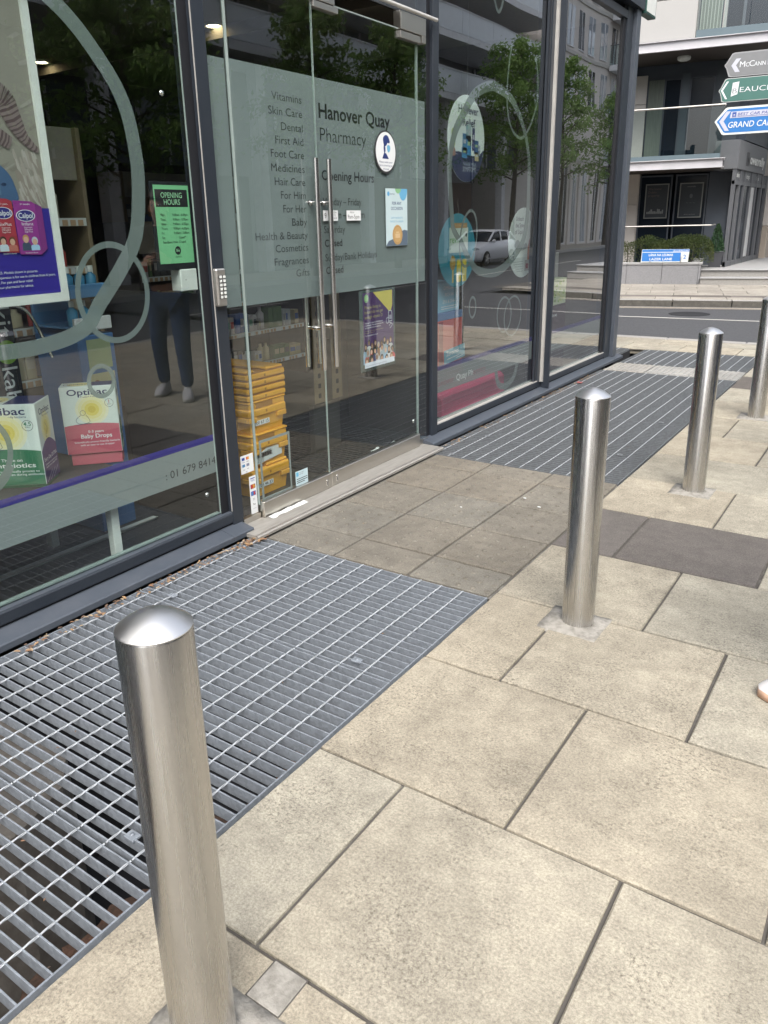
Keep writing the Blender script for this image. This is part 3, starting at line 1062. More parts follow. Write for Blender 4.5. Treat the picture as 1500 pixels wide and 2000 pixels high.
# --- vinyl on the right windows
for w, y0, y1 in ((w3, 4.53, 6.206), (w4, 6.374, 7.96)):
    g = MB(FX(XF)); g.prism(rect(y0, .315, y1, .470), -.0004, 0, film('frosted_film_thin', (.34, .35, .35), .62)); build('frosted_film', g, w)
    g = MB(FX(XF)); g.prism(rect(y0, .4708, y1, .503), -.0004, 0, film('purple_stripe_thin', (.07, .055, .27), .55)); build('purple_stripe', g, w)
g = MB(FX(-.1186))
g.text('Hanover', 4.545, .358, 0, C_(.22, .03, .06), h=.044, w=.29)
g.text('Quay', 4.865, .358, 0, M_PAPER, h=.044, w=.165, bold=.01)
g.text('Ph', 5.05, .358, 0, M_PAPER, h=.044, w=.075)
g.text('armacy', 5.13, .358, 0, C_(.25, .04, .08), h=.044, w=.20)
build('lettering', g, w3)
g = MB(FX(XF))
lp = spline([(4.88, 1.33), (4.80, 1.40), (4.773, 1.504), (4.738, 1.795), (4.80, 1.98), (4.897, 2.09), (5.05, 2.23), (5.175, 2.288), (5.32, 2.325), (5.438, 2.32), (5.64, 2.28), (5.786, 2.19), (5.90, 2.08), (5.963, 1.98), (6.00, 1.88), (6.011, 1.75), (6.01, 1.5), (5.95, 1.30), (5.80, 1.19), (5.67, 1.13), (5.55, 1.09), (5.424, 1.075), (5.25, 1.09), (5.12, 1.13), (5.0, 1.22), (4.9, 1.33)], 8)
N = len(lp)
g.band(lp, [.045 + .022 * math.sin(math.pi * ((i / N * 2) % 1)) for i in range(N)], -.0004, 0, M_RING)
g.band(spline([(5.63, 2.62), (5.60, 2.52), (5.575, 2.36), (5.59, 2.20), (5.66, 2.09), (5.776, 2.035), (5.88, 2.04), (5.99, 2.12), (6.09, 2.25), (6.12, 2.35), (6.10, 2.5), (6.05, 2.6)], 8), .021, -.0010, -.0006, M_RING)
g.band(spline([(5.335, 2.95), (5.345, 2.84), (5.405, 2.785), (5.465, 2.85), (5.475, 2.95)], 8), .022, -.0010, -.0006, M_RING)
g.ring(*oval(5.64, .745, .125, .135, .017, .3), -.0010, -.0006, M_RING)
g.ring(*oval(5.80, .72, .16, .15, .016, .5), -.0015, -.0011, M_RING)
g.ring(*oval(5.10, .853, .050, .072, .018), -.0010, -.0006, M_RING)
g.ring(*oval(5.02, 1.33, .12, .19, .02, -.3), -.0015, -.0011, M_RING)
g.band(spline([(5.50, .40), (5.56, .22), (5.70, .17), (5.86, .22), (5.93, .36)], 8), .05, -.0010, -.0006, M_RING)
build('ring_decal', g, w3)

# --- fixed side lights and door leaves
def side(y0, y1):
    p = pane(y0, y1, .03, 2.55, x=-.096, t=.01, mat=M_DGLASS)
    g = MB(FX(-.1072)); g.prism(rect(y0, 1.088, y1, 2.132), -.0004, 0, M_FILM); build('frosted_film', g, p)
    g = MB(); g.box((-.112, y0, .022), (-.082, y1, .05), M_RAIL); build('bottom_channel', g, p)
    return p
side(2.593, 2.716); side(4.282, 4.404)
for y in (2.716, 4.279):
    g = MB(); g.box((-.1, y, .09), (-.084, y + .004, 2.45), M_SEAL); build('glass_edge', g, shop)

def leaf(y0, y1, dx, hy, hinge_right):
    g = MB(); g.box((-.092 + dx, y0, .024), (-.082 + dx, y1, 2.462), M_DGLASS)
    d = build('door', g, shop)
    g = MB(); g.bbox((-.112 + dx, y0, .022), (-.066 + dx, y1 - .002, .106), .002, M_RAIL)
    q = y1 - .05 if not hinge_right else y0 + .045
    g.bbox((-.0662 + dx, q - .007, .042), (-.063 + dx, q + .007, .078), .002, M_HANDLE)
    g.box((-.0630 + dx, q - .002, .048), (-.0622 + dx, q + .002, .066), M_GASK)
    build('bottom_rail', g, d)
    g = MB(FX(-.0931 + dx)); g.prism(rect(y0, 1.088, y1, 2.132), -.0004, 0, M_FILM); build('frosted_film', g, d)
    yy = y0 if not hinge_right else y1 - .004
    g = MB(); g.box((-.0925 + dx, y0, 2.462), (-.0815 + dx, y1, 2.468), M_SEAL)
    g.box((-.0922 + dx, y1, .106), (-.0818 + dx, y1 + .0025, 2.462), M_SEAL)
    build('glass_edge', g, d)
    g = MB()
    for xh in (-.040, -.150):
        g.tube([(xh + dx, hy, .705 if xh > -.1 else .715), (xh + dx, hy, 1.757)], .0135, 20, M_HANDLE)
        for z in (.925, 1.55):
            xa = -.082 if xh > -.1 else -.092
            g.tube([(xa + dx, hy, z), (xh + dx, hy, z)], .0085, 12, M_HANDLE)
            g.tube([(xa + dx, hy, z), (xa + (.006 if xh > -.1 else -.006) + dx, hy, z)], .014, 14, M_HANDLE)
    build('handle', g, d)
    return d
dL = leaf(2.722, 3.296, .006, 3.232, False)
dR = leaf(3.302, 4.276, 0, 3.345, True)
g = MB(FX(-.0924 + .006))
LN = [('Vitamins', 2.988, 2.000), ('Skin Care', 2.961, 1.937), ('Dental', 3.045, 1.873), ('First Aid', 2.999, 1.812), ('Foot Care', 2.962, 1.752), ('Medicines', 2.958, 1.689), ('Hair Care', 2.978, 1.628), ('For Him', 3.017, 1.567), ('For Her', 3.029, 1.504), ('Baby', 3.09, 1.442), ('Health & Beauty', 2.819, 1.379), ('Cosmetics', 2.956, 1.320), ('Fragrances', 2.943, 1.258), ('Gifts', 3.103, 1.197)]
for tx_, y, z in LN:
    g.text(tx_, 3.206, z, 0, M_INKG, h=.0345, w=3.206 - y, align='R', bold=-.004)
build('lettering', g, dL)
g = MB(FX(-.0924))
g.text('Hanover Quay', 3.345, 1.953, 0, M_BLACK, h=.066, w=.650, bold=.018)
g.text('Pharmacy', 3.350, 1.845, 0, M_BLACK, h=.064, w=.405, bold=-.012)
g.text('Opening Hours', 3.350, 1.662, 0, M_BLACK, h=.047, w=.475, bold=.012)
g.text('Monday \u2013 Friday', 3.352, 1.540, 0, M_INKG, h=.036, w=.345)
g.text('9.00am \u2013 6.00pm', 3.352, 1.474, 0, M_BLACK, h=.036, w=.372, bold=.012)
g.text('Saturday', 3.352, 1.401, 0, M_INKG, h=.036, w=.185)
g.text('Closed', 3.354, 1.333, 0, M_BLACK, h=.035, w=.153, bold=.012)
g.text('Sunday/Bank Holidays', 3.354, 1.259, 0, M_INKG, h=.036, w=.484)
g.text('Closed', 3.356, 1.194, 0, M_BLACK, h=.035, w=.153, bold=.012)
build('lettering', g, dR)
# --- patch fittings and the bright transom rail above the doors
g = MB()
g.bbox((-.112, 4.075, 2.462), (-.062, 4.345, 2.552), .002, M_RAIL)
g.bbox((-.112, 4.300, 2.425), (-.062, 4.345, 2.461), .002, M_RAIL)
g.bbox((-.110, 4.075, 2.420), (-.064, 4.290, 2.455), .002, M_RAIL)
build('hinge_patch', g, shop)
g = MB()
g.bbox((-.112, 3.19, 2.462), (-.062, 3.47, 2.55), .002, M_RAIL)
g.bbox((-.110, 3.30, 2.430), (-.064, 3.50, 2.458), .002, M_RAIL)
build('hinge_patch', g, shop)
tp = pane(2.593, 4.404, 2.556, 3.3, x=-.096, t=.01, mat=M_DGLASS)
g = MB(); g.tube([(-.058, 2.6, 2.566), (-.058, 4.46, 2.566)], .011, 10, M_STRIP); build('transom_rail', g, tp)
# glass assembly clamps glimpsed near the glass corners
g = MB(); g.lathe([(.012, 0), (.011, .006), (.0003, .008)], (0, 0, 0), 14, M_HANDLE)
for (y, z, x) in ((2.40, .235, -.122), (2.36, 1.96, -.122), (4.235, .20, -.096)):
    q = MB(FX(x)); q.add([(p[0] + y, p[1] + z, p[2]) for p in g.v], g.f, M_HANDLE, True); build('glass_clamp', q, shop)

# ================================================================== small things fixed to the shop front
t = thing('entry_keypad', (-.08, 2.545, 1.1), 'small silver entry keypad with square buttons on the door post', 'keypad')
g = MB(); g.bbox((-.079, 2.512, 1.105), (-.052, 2.572, 1.268), .006, M_ALU); build('housing', g, t)
for c in range(2):
    for k in range(6):
        g = MB(); y = 2.526 + c * .022; z = 1.238 - k * .0175
        g.box((-.0522, y - .001, z - .0135), (-.0508, y + .018, z + .0015), M_GASK)
        g.bbox((-.0506, y + .001, z - .0115), (-.0475, y + .016, z), .001, M_WHITE); build('button', g, t)
t = thing('junction_box', (-.135, 2.44, 1.18), 'pale green-white junction box behind the glass below the green sign', 'box')
g = MB(); g.bbox((-.19, 2.372, 1.18), (-.125, 2.468, 1.274), .004, M_WHITE); build('case', g, t)
g = MB(); g.box((-.191, 2.398, 1.226), (-.1248, 2.402, 1.230), M_GASK); build('screw', g, t)

# opening hours sign
t = thing('opening_hours_sign', (-.14, 2.38, 1.27), 'bright green opening hours sheet on a black backing inside the left window', 'sign')
g = MB(FX(-.128)); g.prism(rrect(2.252, 1.272, 2.466, 1.628, .006), -.004, 0, M_GASK); build('backing', g, t)
g = MB(FX(-.1275)); g.prism(rect(2.270, 1.300, 2.4605, 1.614), -.0003, 0, C_(.21, .54, .28)); sh = build('sheet', g, t)
g = MB(FX(-.1271)); g.prism(rect(2.276, 1.528, 2.452, 1.597), -.0003, 0, M_BLACK); build('heading', g, sh)
g = MB(FX(-.1266)); GR = C_(.40, .75, .45)
g.text('OPENING', 2.364, 1.564, 0, GR, h=.021, w=.115, align='C'); g.text('HOURS', 2.364, 1.537, 0, GR, h=.021, w=.088, align='C')
for k, (a, b) in enumerate((('Mon', '9.00am - 6.00pm'), ('Tues', '9.00am - 6.00pm'), ('Wed', '9.00am - 6.00pm'), ('Thurs', '9.00am - 6.00pm'), ('Fri', '9.00am - 5.00pm'), ('Sat', 'Closed**'))):
    z = 1.492 - k * .0182
    g.text(a, 2.293, z, 0, M_BLACK, h=.0095); g.text(b, 2.445 - (.02 if k == 5 else 0), z, 0, M_BLACK, h=.0095, w=.085 if k < 5 else .04, align='R')
g.text('Sun/Bank Hols Closed', 2.295, 1.492 - 6 * .0182, 0, M_BLACK, h=.0095, w=.125)
g.prism(ell2(2.372, 1.352, .0165, .0175, 24), -.0003, 0, M_BLACK)
g.text('life', 2.372, 1.347, .0004, GR, h=.012, align='C'); g.text('pharmacy', 2.372, 1.324, 0, M_BLACK, h=.006, align='C')
build('lettering', g, sh)

# face covering sticker
t = thing('round_sticker', (-.08, 3.93, 1.72), 'round white sticker of a masked head asking for face coverings', 'sticker')
g = MB(FX(-.0816)); g.prism(ell2(3.930, 1.825, .110, .112), 0, .0004, M_INKG); g.prism(ell2(3.932, 1.826, .100, .103), .0005, .0008, M_PAPER); dsk = build('disc', g, t)
g = MB(FX(-.0806)); NB = C_(.02, .04, .16)
g.prism(spline([(3.905, 1.895), (3.93, 1.913), (3.955, 1.908), (3.972, 1.886), (3.968, 1.872), (3.950, 1.874), (3.940, 1.862), (3.925, 1.855), (3.912, 1.862)], 5, True), 0, .0003, NB)
g.prism(spline([(3.913, 1.862), (3.925, 1.852), (3.928, 1.83), (3.918, 1.818), (3.910, 1.84)], 4, True), 0, .0003, NB)
g.prism([(3.895, 1.790), (3.915, 1.822), (3.935, 1.818), (3.962, 1.790)], 0, .0003, NB)
g.prism(spline([(3.945, 1.858), (3.968, 1.862), (3.978, 1.845), (3.965, 1.826), (3.948, 1.832)], 4, True), .0003, .0006, C_(.15, .40, .58))
for k, s_ in enumerate(('Please wear your', 'face covering at', 'all times')):
    g.text(s_, 3.932, 1.768 - k * .018, .0003, NB, h=.010, align='C', w=(.135, .135, .06)[k])
build('print', g, dsk)

# handwritten notes
for (y0, y1, lab, txts) in ((3.335, 3.462, 'left of two small white paper notes stuck over the opening hours', (('9', 3.348, .02), ('MON', 3.418, .009), ('TO', 3.424, .009), ('THUR', 3.416, .009))), (3.540, 3.672, 'right of two small white paper notes stuck over the opening hours', (('FRIDAY', 3.580, .008), ('9am-5pm', 3.552, .020)))):
    t = thing('paper_note', (-.08, y0, 1.46), lab, 'note', 'paper notes on the door')
    g = MB(FX(-.0815)); g.prism(rect(y0, 1.462, y1, 1.514), 0, .0003, M_PAPER); s_ = build('sheet', g, t)
    g = MB(FX(-.0811))
    if len(txts) == 4:
        g.text('9', 3.346, 1.475, 0, M_BLACK, h=.026); 
        for k, q in enumerate(txts[1:]): g.text(q[0], q[1], 1.499 - k * .0145, 0, M_BLACK, h=.0095)
    else:
        g.text('FRIDAY', 3.572, 1.500, 0, M_BLACK, h=.008); g.text('9am-5pm', 3.550, 1.472, 0, M_BLACK, h=.020, w=.108)
    build('handwriting', g, s_)

# gift basket notice
t = thing('gift_notice', (-.09, 4.04, 1.31), 'pale blue notice for gift baskets with a gold seal on the door', 'notice')
g = MB(FX(-.0816)); g.prism(rect(3.922, 1.316, 4.156, 1.634), 0, .0004, C_(.52, .64, .66)); sh = build('sheet', g, t)
g = MB(FX(-.0811))
g.prism(ell2(4.11, 1.634, .046, .065, 24, math.pi, 2 * math.pi - .0) , 0, .0002, C_(.14, .40, .62))
g.prism(ell2(4.055, 1.634, .032, .026, 20, math.pi, 2 * math.pi), .0003, .0005, C_(.25, .48, .25))
g.prism([(3.923, 1.317), (4.155, 1.317), (4.155, 1.40), (4.12, 1.405), (4.08, 1.395), (4.02, 1.36), (3.95, 1.345), (3.923, 1.32)], 0, .0002, C_(.10, .14, .19))
g.prism(ell2(4.045, 1.378, .054, .056, 32), .0003, .0006, C_(.50, .32, .13)); g.ring(ell2(4.045, 1.378, .047, .049, 32), ell2(4.045, 1.378, .044, .046, 32), .0007, .0009, C_(.35, .20, .08))
for q in ((4.02, 1.36, 4.07, 1.385), (4.028, 1.388, 4.062, 1.396)): g.prism(rect(*q), .0007, .0009, C_(.62, .45, .25))
g.prism(ell2(3.952, 1.605, .012, .013, 16), 0, .0003, C_(.1, .35, .6)); g.text('pharmacy', 3.968, 1.601, .0002, NB, h=.009)
for k, s_ in enumerate(('FOR ANY', 'OCCASION')): g.text(s_, 4.04, 1.545 - k * .028, .0003, NB, h=.017, w=(.10, .125)[k], align='C', bold=.006)
for k, s_ in enumerate(('GIFT BASKETS', 'MADE TO ORDER')): g.text(s_, 4.04, 1.468 - k * .02, .0003, C_(.15, .38, .55), h=.010, w=(.125, .145)[k], align='C')
build('print', g, sh)

# vitamin D poster
t = thing('vitamin_poster', (-.11, 3.85, .62), 'purple vitamin D poster with a yellow torch beam and rows of people', 'poster')
g = MB(FX(-.094)); g.prism(rect(3.655, .615, 4.025, 1.080), -.004, -.0005, M_CLEARP); build('holder', g, t)
PU = C_(.075, .030, .13)
g = MB(FX(-.094)); g.prism(rect(3.688, .632, 4.006, 1.066), -.0004, 0, PU); sh = build('sheet', g, t)
g = MB(FX(-.0936))
g.prism([(3.79, 1.065), (3.995, 1.065), (3.995, .975), (3.978, .945), (3.955, .945)], 0, .0002, C_(.74, .62, .16))
for k in range(9):
    a = 3.80 + k * .022; g.prism([(a, 1.0645), (a + .003, 1.0645), (3.9665 + (k - 4) * .002, .947), (3.9655 + (k - 4) * .002, .947)], .0003, .0004, C_(.62, .48, .10))
WH = C_(.72, .74, .76)
g.ring([(3.953, .945), (3.985, .945), (3.992, .925), (3.992, .88), (3.950, .88), (3.950, .925)], [(3.957, .941), (3.981, .941), (3.988, .924), (3.988, .884), (3.954, .884), (3.954, .924)], 0, .0002, WH)
g.prism(rect(3.960, .893, 3.984, .918), 0, .0002, C_(.4, .38, .45))
g.band(spline([(3.958, .855), (3.975, .865), (3.995, .862), (3.985, .85), (3.965, .84)], 5), .003, 0, .0002, WH); g.band(spline([(3.95, .905), (3.93, .90), (3.928, .88), (3.94, .87), (3.955, .875), (3.985, .87)], 5), .003, 0, .0002, WH)
g.prism(ell2(3.722, 1.034, .021, .023, 24), 0, .0002, C_(.40, .62, .30)); g.ring(ell2(3.722, 1.034, .018, .02, 24), ell2(3.722, 1.034, .014, .016, 24), .0003, .0005, C_(.12, .4, .15))
YG = C_(.42, .38, .16)
for k, s_ in enumerate(('People living in', 'Ireland do not get', 'enough vitamin D')): g.text(s_, 3.703, .975 - k * .028, .0002, YG, h=.018, w=(.165, .19, .185)[k], bold=.008)
for k, s_ in enumerate(('Vitamin D is important for bone and', 'muscle health. We need more than we', 'get from food and our exposure.')): g.text(s_, 3.703, .890 - k * .0135, .0002, WH, h=.008, w=(.185, .19, .165)[k], bold=.01)
for k, s_ in enumerate(('The recommended daily dose', 'depends on your age')): g.text(s_, 3.703, .845 - k * .010, .0002, YG, h=.005, w=(.19, .10)[k])
g.text('The recommended dose is', 3.703, .818, .0002, WH, h=.007, w=.13, bold=.008)
r = random.Random(8)
sk = [(.58, .36, .26), (.25, .13, .08), (.45, .27, .18), (.62, .42, .32)]
hr = [(.05, .03, .02), (.25, .13, .05), (.4, .38, .36), (.02, .02, .02), (.12, .06, .03)]
cl = [(.3, .45, .62), (.6, .6, .62), (.5, .06, .07), (.05, .08, .06), (.10, .09, .22), (.62, .58, .6), (.35, .42, .5)]
k = 0
for row, (zb, n_, dx) in enumerate(((.765, 9, .0), (.725, 8, .018), (.675, 6, .006))):
    for i in range(n_):
        y = 3.706 + dx + i * (.283 / (n_ - 1)) * .93; z = zb + r.uniform(-.012, .016); c = .0002 + .0009 * row + .0001 * i
        s_ = 1 + .12 * row
        g.prism(spline([(y - .026 * s_, .655), (y - .025 * s_, z - .038), (y - .010, z - .022), (y + .010, z - .022), (y + .025 * s_, z - .038), (y + .026 * s_, .655)], 3), c, c + .0001, C_(*cl[k % 7]))
        g.prism(ell2(y, z + .002, .0135 * s_, .0165 * s_, 12), c + .0002, c + .0003, C_(*hr[(k * 3) % 5]))
        if k % 3 == 0: g.prism(rect(y - .013 * s_, z - .03, y + .013 * s_, z), c + .0002, c + .0003, C_(*hr[(k * 3) % 5]))
        g.prism(ell2(y, z - .004, .0095 * s_, .0125 * s_, 12), c + .0004, c + .0005, C_(*sk[(k * 5 + row) % 4]))
        k += 1
g.prism(rect(3.689, .633, 4.005, .664), .0036, .0038, C_(.60, .66, .74))
g.text('Click here to find the right supplement for you', 3.70, .642, .0042, C_(.15, .15, .25), h=.008, w=.22)
build('print', g, sh)

# card payment stickers, door frame outline, blue sticker
def sticker(y0, z0, y1, z1, lab, prints, col=M_PAPER, x=-.0955):
    t = thing('payment_sticker', (x, (y0 + y1) / 2, z0), lab, 'sticker')
    g = MB(FX(x)); g.prism(rect(y0, z0, y1, z1), 0, .0004, col); s_ = build('sheet', g, t)
    g = MB(FX(x + .0005))
    for p in prints:
        if p[0] == 'r': g.prism(rect(*p[1]), 0, .0002, p[2])
        elif p[0] == 'e': g.prism(ell2(*p[1], 16), .0003, .0005, p[2])
        else: g.text(p[1], p[2], p[3], .0002, p[4], h=p[5], align='C')
    build('print', g, s_)
    return t
BL, RD, OR = C_(.03, .06, .30), C_(.55, .06, .05), C_(.75, .40, .05)
sticker(2.612, .278, 2.702, .371, 'square white card payment sticker beside the bottom of the door post', [
    ('r', (2.622, .346, 2.642, .360), BL), ('r', (2.652, .346, 2.672, .360), RD), ('e', (2.666, .353, .006, .006), OR), ('t', 'VISA', 2.632, .334, BL, .006), ('t', 'debit', 2.662, .334, M_INKG, .006),
    ('r', (2.622, .312, 2.642, .326), C_(.05, .2, .4)), ('r', (2.652, .312, 2.672, .326), C_(.2, .22, .3)), ('t', 'pay', 2.634, .296, M_INKG, .006), ('t', 'pay', 2.662, .298, M_INKG, .006), ('t', 'pay', 2.650, .284, M_INKG, .006)])
sticker(2.662, .052, 2.711, .252, 'tall narrow white card payment strip low on the side glass', [
    ('r', (2.670, .238, 2.703, .243), BL), ('t', 'VISA', 2.686, .224, BL, .010), ('r', (2.669, .186, 2.703, .209), C_(.2, .03, .03)), ('e', (2.681, .1975, .008, .009), RD), ('e', (2.691, .1975, .008, .009), OR),
    ('r', (2.669, .149, 2.703, .172), BL), ('e', (2.681, .1605, .008, .009), C_(.05, .25, .6)), ('e', (2.691, .1605, .008, .009), RD), ('t', ')))', 2.686, .126, M_INKG, .010), ('t', 'Pay', 2.688, .098, M_INKG, .010), ('t', 'contactless', 2.686, .078, M_INKG, .004)])
t = sticker(2.995, .107, 3.098, .189, 'pale blue printed sticker low on the left door beside the crates', [
    ('r', (3.001, .160, 3.020, .184), C_(.12, .42, .62)), ('t', 'we accept', 3.045, .176, M_INKG, .006), ('t', 'this card', 3.043, .166, M_INKG, .006), ('r', (3.003, .143, 3.093, .147), M_INKG), ('r', (3.003, .132, 3.093, .136), M_INKG), ('r', (3.003, .122, 3.070, .126), M_INKG)], C_(.50, .64, .68), -.0755)
t.name = 'info_sticker'
t = thing('poster_frame', (-.094, 2.85, .10), 'empty grey snap frame on the left door over the yellow crates', 'frame')
g = MB(FX(-.0865)); g.ring(rect(2.744, .103, 2.978, .420), rect(2.757, .116, 2.966, .407), -.003, -.0003, C_(.33, .35, .35)); build('border', g, t)
# torn tape on the left leaf's rail and grime
g = MB(); r = random.Random(2)
pts = [(-.052 + r.uniform(-.003, .003), 2.735 + i * .024) for i in range(13)]
vs_ = []
for i, (x, y) in enumerate(pts): vs_ += [(x, y, .0245 + r.uniform(0, .004)), (x + .034 + r.uniform(-.006, .004), y, .0225)]
g.add(vs_, [(2 * i, 2 * i + 1, 2 * i + 3, 2 * i + 2) for i in range(12)], M_WHITE); tag(build('torn_tape', g, None, (-.04, 2.8, .02)), 'torn strip of white tape lying along the foot of the left door', 'tape')
t = thing('crumpled_tissue', (-.3, 4.1, .02), 'crumpled white tissue scraps on the mat inside the right door', 'litter')
for (x, y, s) in ((-.20, 3.95, .030), (-.17, 4.10, .036)):
    g = MB(); r = random.Random(int(y * 100)); nu = 9
    vs_ = []
    for j in range(7):
        th = math.pi * j / 6
        for i in range(nu):
            q = s * r.uniform(.35, 1.35); a = 2 * math.pi * i / nu
            vs_.append((x + q * math.sin(th) * math.cos(a), y + q * math.sin(th) * math.sin(a), .05 - q * .7 * math.cos(th)))
    g.add(vs_, [(j * nu + i, j * nu + (i + 1) % nu, (j + 1) * nu + (i + 1) % nu, (j + 1) * nu + i) for j in range(6) for i in range(nu)], M_PAPER)
    build('scrap', g, t)
t = thing('projecting_sign', (-.06, 8.5, 3.27), 'small green and white box sign beside the shop corner post', 'sign')
g = MB(); g.bbox((-.09, 8.34, 3.28), (-.015, 8.66, 3.75), .004, C_(.02, .07, .06)); build('box', g, t)
g = MB(); g.box((-.0148, 8.36, 3.30), (-.012, 8.64, 3.73), M_WHITE); build('face', g, t)

# ================================================================== YELLOW CRATES
M_YEL = pm('yellow_crate', (.82, .40, .032), .5, col2=(.72, .34, .03), vs_=7, bmp=.05, bs=30)
M_YELD = pm('yellow_crate_recess', (.40, .17, .02), .6)
CX0, CX1, CY0, CY1 = -.74, -.29, 2.90, 3.20
CGRP = 'yellow crates stacked inside the door'
def crate_rim(g, z0, z1, o=0):
    g.bbox((CX0 - o, CY0 - o, z0), (CX1 + o, CY1 + o, z1), .008, M_YEL)
def full_crate(z0, z1, label, num, paper=False, slot=True):
    t = thing('yellow_crate', (CX1, 3.05, z0), label, 'crate', CGRP)
    H = z1 - z0
    rz = z1 - (.088 if slot else .055)
    g = MB()
    i = .022
    v = [(CX0 + i, CY0 + i, z0), (CX1 - i, CY0 + i, z0), (CX1 - i, CY1 - i, z0), (CX0 + i, CY1 - i, z0)]
    j = .010
    v += [(CX0 + j, CY0 + j, rz + .02), (CX1 - j, CY0 + j, rz + .02), (CX1 - j, CY1 - j, rz + .02), (CX0 + j, CY1 - j, rz + .02)]
    g.add(v, [(0, 3, 2, 1), (0, 1, 5, 4), (1, 2, 6, 5), (2, 3, 7, 6), (3, 0, 4, 7)], M_YEL)
    build('body', g, t)
    g = MB()
    if slot:
        crate_rim(g, rz, rz + .046); crate_rim(g, z1 - .012, z1)
        g.bbox((CX0 + .008, CY0 + .008, rz + .046), (CX1 - .006, CY1 - .006, z1 - .012), .004, M_YEL)
    else:
        crate_rim(g, rz, z1)
    for (a, b) in ((CY0, CY0 + .06), (CY1 - .075, CY1)):
        g.bbox((CX1 - .02, a, rz - .028), (CX1, b, rz + .002), .004, M_YEL)
    g.bbox((CX0, CY0 - .0, rz - .028), (CX0 + .07, CY0 + .02, rz + .002), .004, M_YEL); g.bbox((CX1 - .09, CY0, rz - .028), (CX1 - .021, CY0 + .02, rz + .002), .004, M_YEL)
    rim = build('rim', g, t)
    g = MB()
    if slot: g.box((CX1 - .0062, CY0 + .06, rz + .048), (CX1 - .0032, CY1 - .11, z1 - .014), M_YELD)
    g.box((CX1 - .0005, CY0 + .13, rz + .018), (CX1 + .0006, CY0 + .142, rz + .032), M_YELD)
    g.box((CX1 - .13, CY0 - .0006, rz + .018), (CX1 - .115, CY0 + .001, rz + .032), M_YELD)
    build('slot', g, rim)
    if not slot:
        g = MB()
        for (a, b) in ((CY0 + .004, CY0 + .05), (CY0 + .12, CY1 - .004)):
            g.prism([(0, 0), (0, 0), (0, 0)], 0, 0, M_YEL) if False else g.bbox((CX0 + .01, a, z1), (CX1 - .012, b, z1 + .016), .007, M_YEL)
        build('lid_flap', g, t)
    if num:
        q = z0 + (rz - z0) * .62
        g = MB(FX(CX1 - .0115)); g.prism(rect(CY0 + .03, q - .013, CY0 + .05, q + .013), .0, .0015, C_(.35, .35, .36)); g.prism(rect(CY0 + .052, q - .013, CY0 + .165, q + .013), 0, .0015, M_PAPER)
        lb = build('number_label', g, t)
        g = MB(FX(CX1 - .0098)); g.text(num, CY0 + .108, q - .008, 0, M_BLACK, h=.017, w=.098, align='C', bold=.01); build('lettering', g, lb)
    if paper:
        g = MB(FX(CX1 - .012)); g.prism([(CY0 + .03, z0 + .012), (CY1 - .05, z0 + .03), (CY1 - .05, z0 + .085), (CY0 + .13, z0 + .09), (CY0 + .03, z0 + .055)], 0, .002, M_PAPER)
        p_ = build('delivery_note', g, t)
        g = MB(FX(CX1 - .0098))
        for k in range(5): g.prism(rect(CY0 + .05, z0 + .045 - k * .006, CY0 + .10, z0 + .047 - k * .006), 0, .0002, M_INKG)
        for k in range(4): g.prism(rect(CY0 + .13, z0 + .074 - k * .009, CY0 + .16 + .01 * (k % 2), z0 + .0765 - k * .009), 0, .0002, M_INKG)
        build('print', g, p_)
    return t
full_crate(.022, .180, 'lowest yellow crate on the floor with number label 00 46 33', '00 46 33', slot=False)
full_crate(.196, .378, 'yellow crate with a torn white delivery note, second from the floor', '11 97 55', True)
full_crate(.380, .560, 'yellow crate labelled 00 67 15 in the middle of the stack', '00 67 15')
t = thing('yellow_crate', (CX1, 3.05, .561), 'lowest of the empty nested yellow crates above the numbered ones', 'crate', CGRP)
g = MB(); crate_rim(g, .562, .595, .003)
for zz in (.5955,): g.bbox((CX0, CY0, zz), (CX1, CY1, zz + .002), .0005, M_YELD)
build('rim', g, t)
g = MB(); g.box((CX1 + .002, CY0 + .13, .572), (CX1 + .0038, CY0 + .142, .585), M_YELD); g.box((CX1 - .13, CY0 - .0038, .572), (CX1 - .115, CY0 - .002, .585), M_YELD); build('slot', g, t)
dz = .0375
labs = ['second nested empty yellow crate, just above the lowest nested rim', 'third nested empty yellow crate, just under the topmost', 'topmost empty yellow crate of the stack inside the door']
tops = [dup(t, (CX1, 3.05, .561 + dz * (k + 1)), labs[k]) for k in range(3)]
g = MB()
zt = .562 + dz * 3 + .033
for (a, b) in ((CY0 + .002, CY0 + .07), (CY0 + .16, CY1 - .002)):
    g.bbox((CX0 + .01, a, zt + .001), (CX1 - .006, b, zt + .018), .008, M_YEL)
g.box((CX0 + .02, CY0 + .07, zt + .001), (CX1 - .03, CY0 + .16, zt + .003), M_YELD)
build('lid_flap', g, tops[2], loc=tops[2].location)

# ================================================================== LEFT WINDOW DISPLAY
t = thing('display_plinth', (-.4, 1.0, .02), 'low dark display board inside the left window under the boxes', 'display board')
g = MB(); g.bbox((-.75, -3.0, .462), (-.13, 1.98, .478), .002, M_INKG); build('board', g, t)
g = MB()
for y in (-2.5, -.5, 1.90):
    for x in (-.70, -.22): g.bbox((x, y, .02), (x + .04, y + .04, .461), .003, M_WHITE)
build('leg', g, t)
g = MB(); g.bbox((-.56, -3.0, .021), (-.53, 2.42, .036), .002, M_WHITE); g.box((-.5295, -3, .0365), (-.52, 2.42, .0372), M_STRIP); build('skirting', g, t)

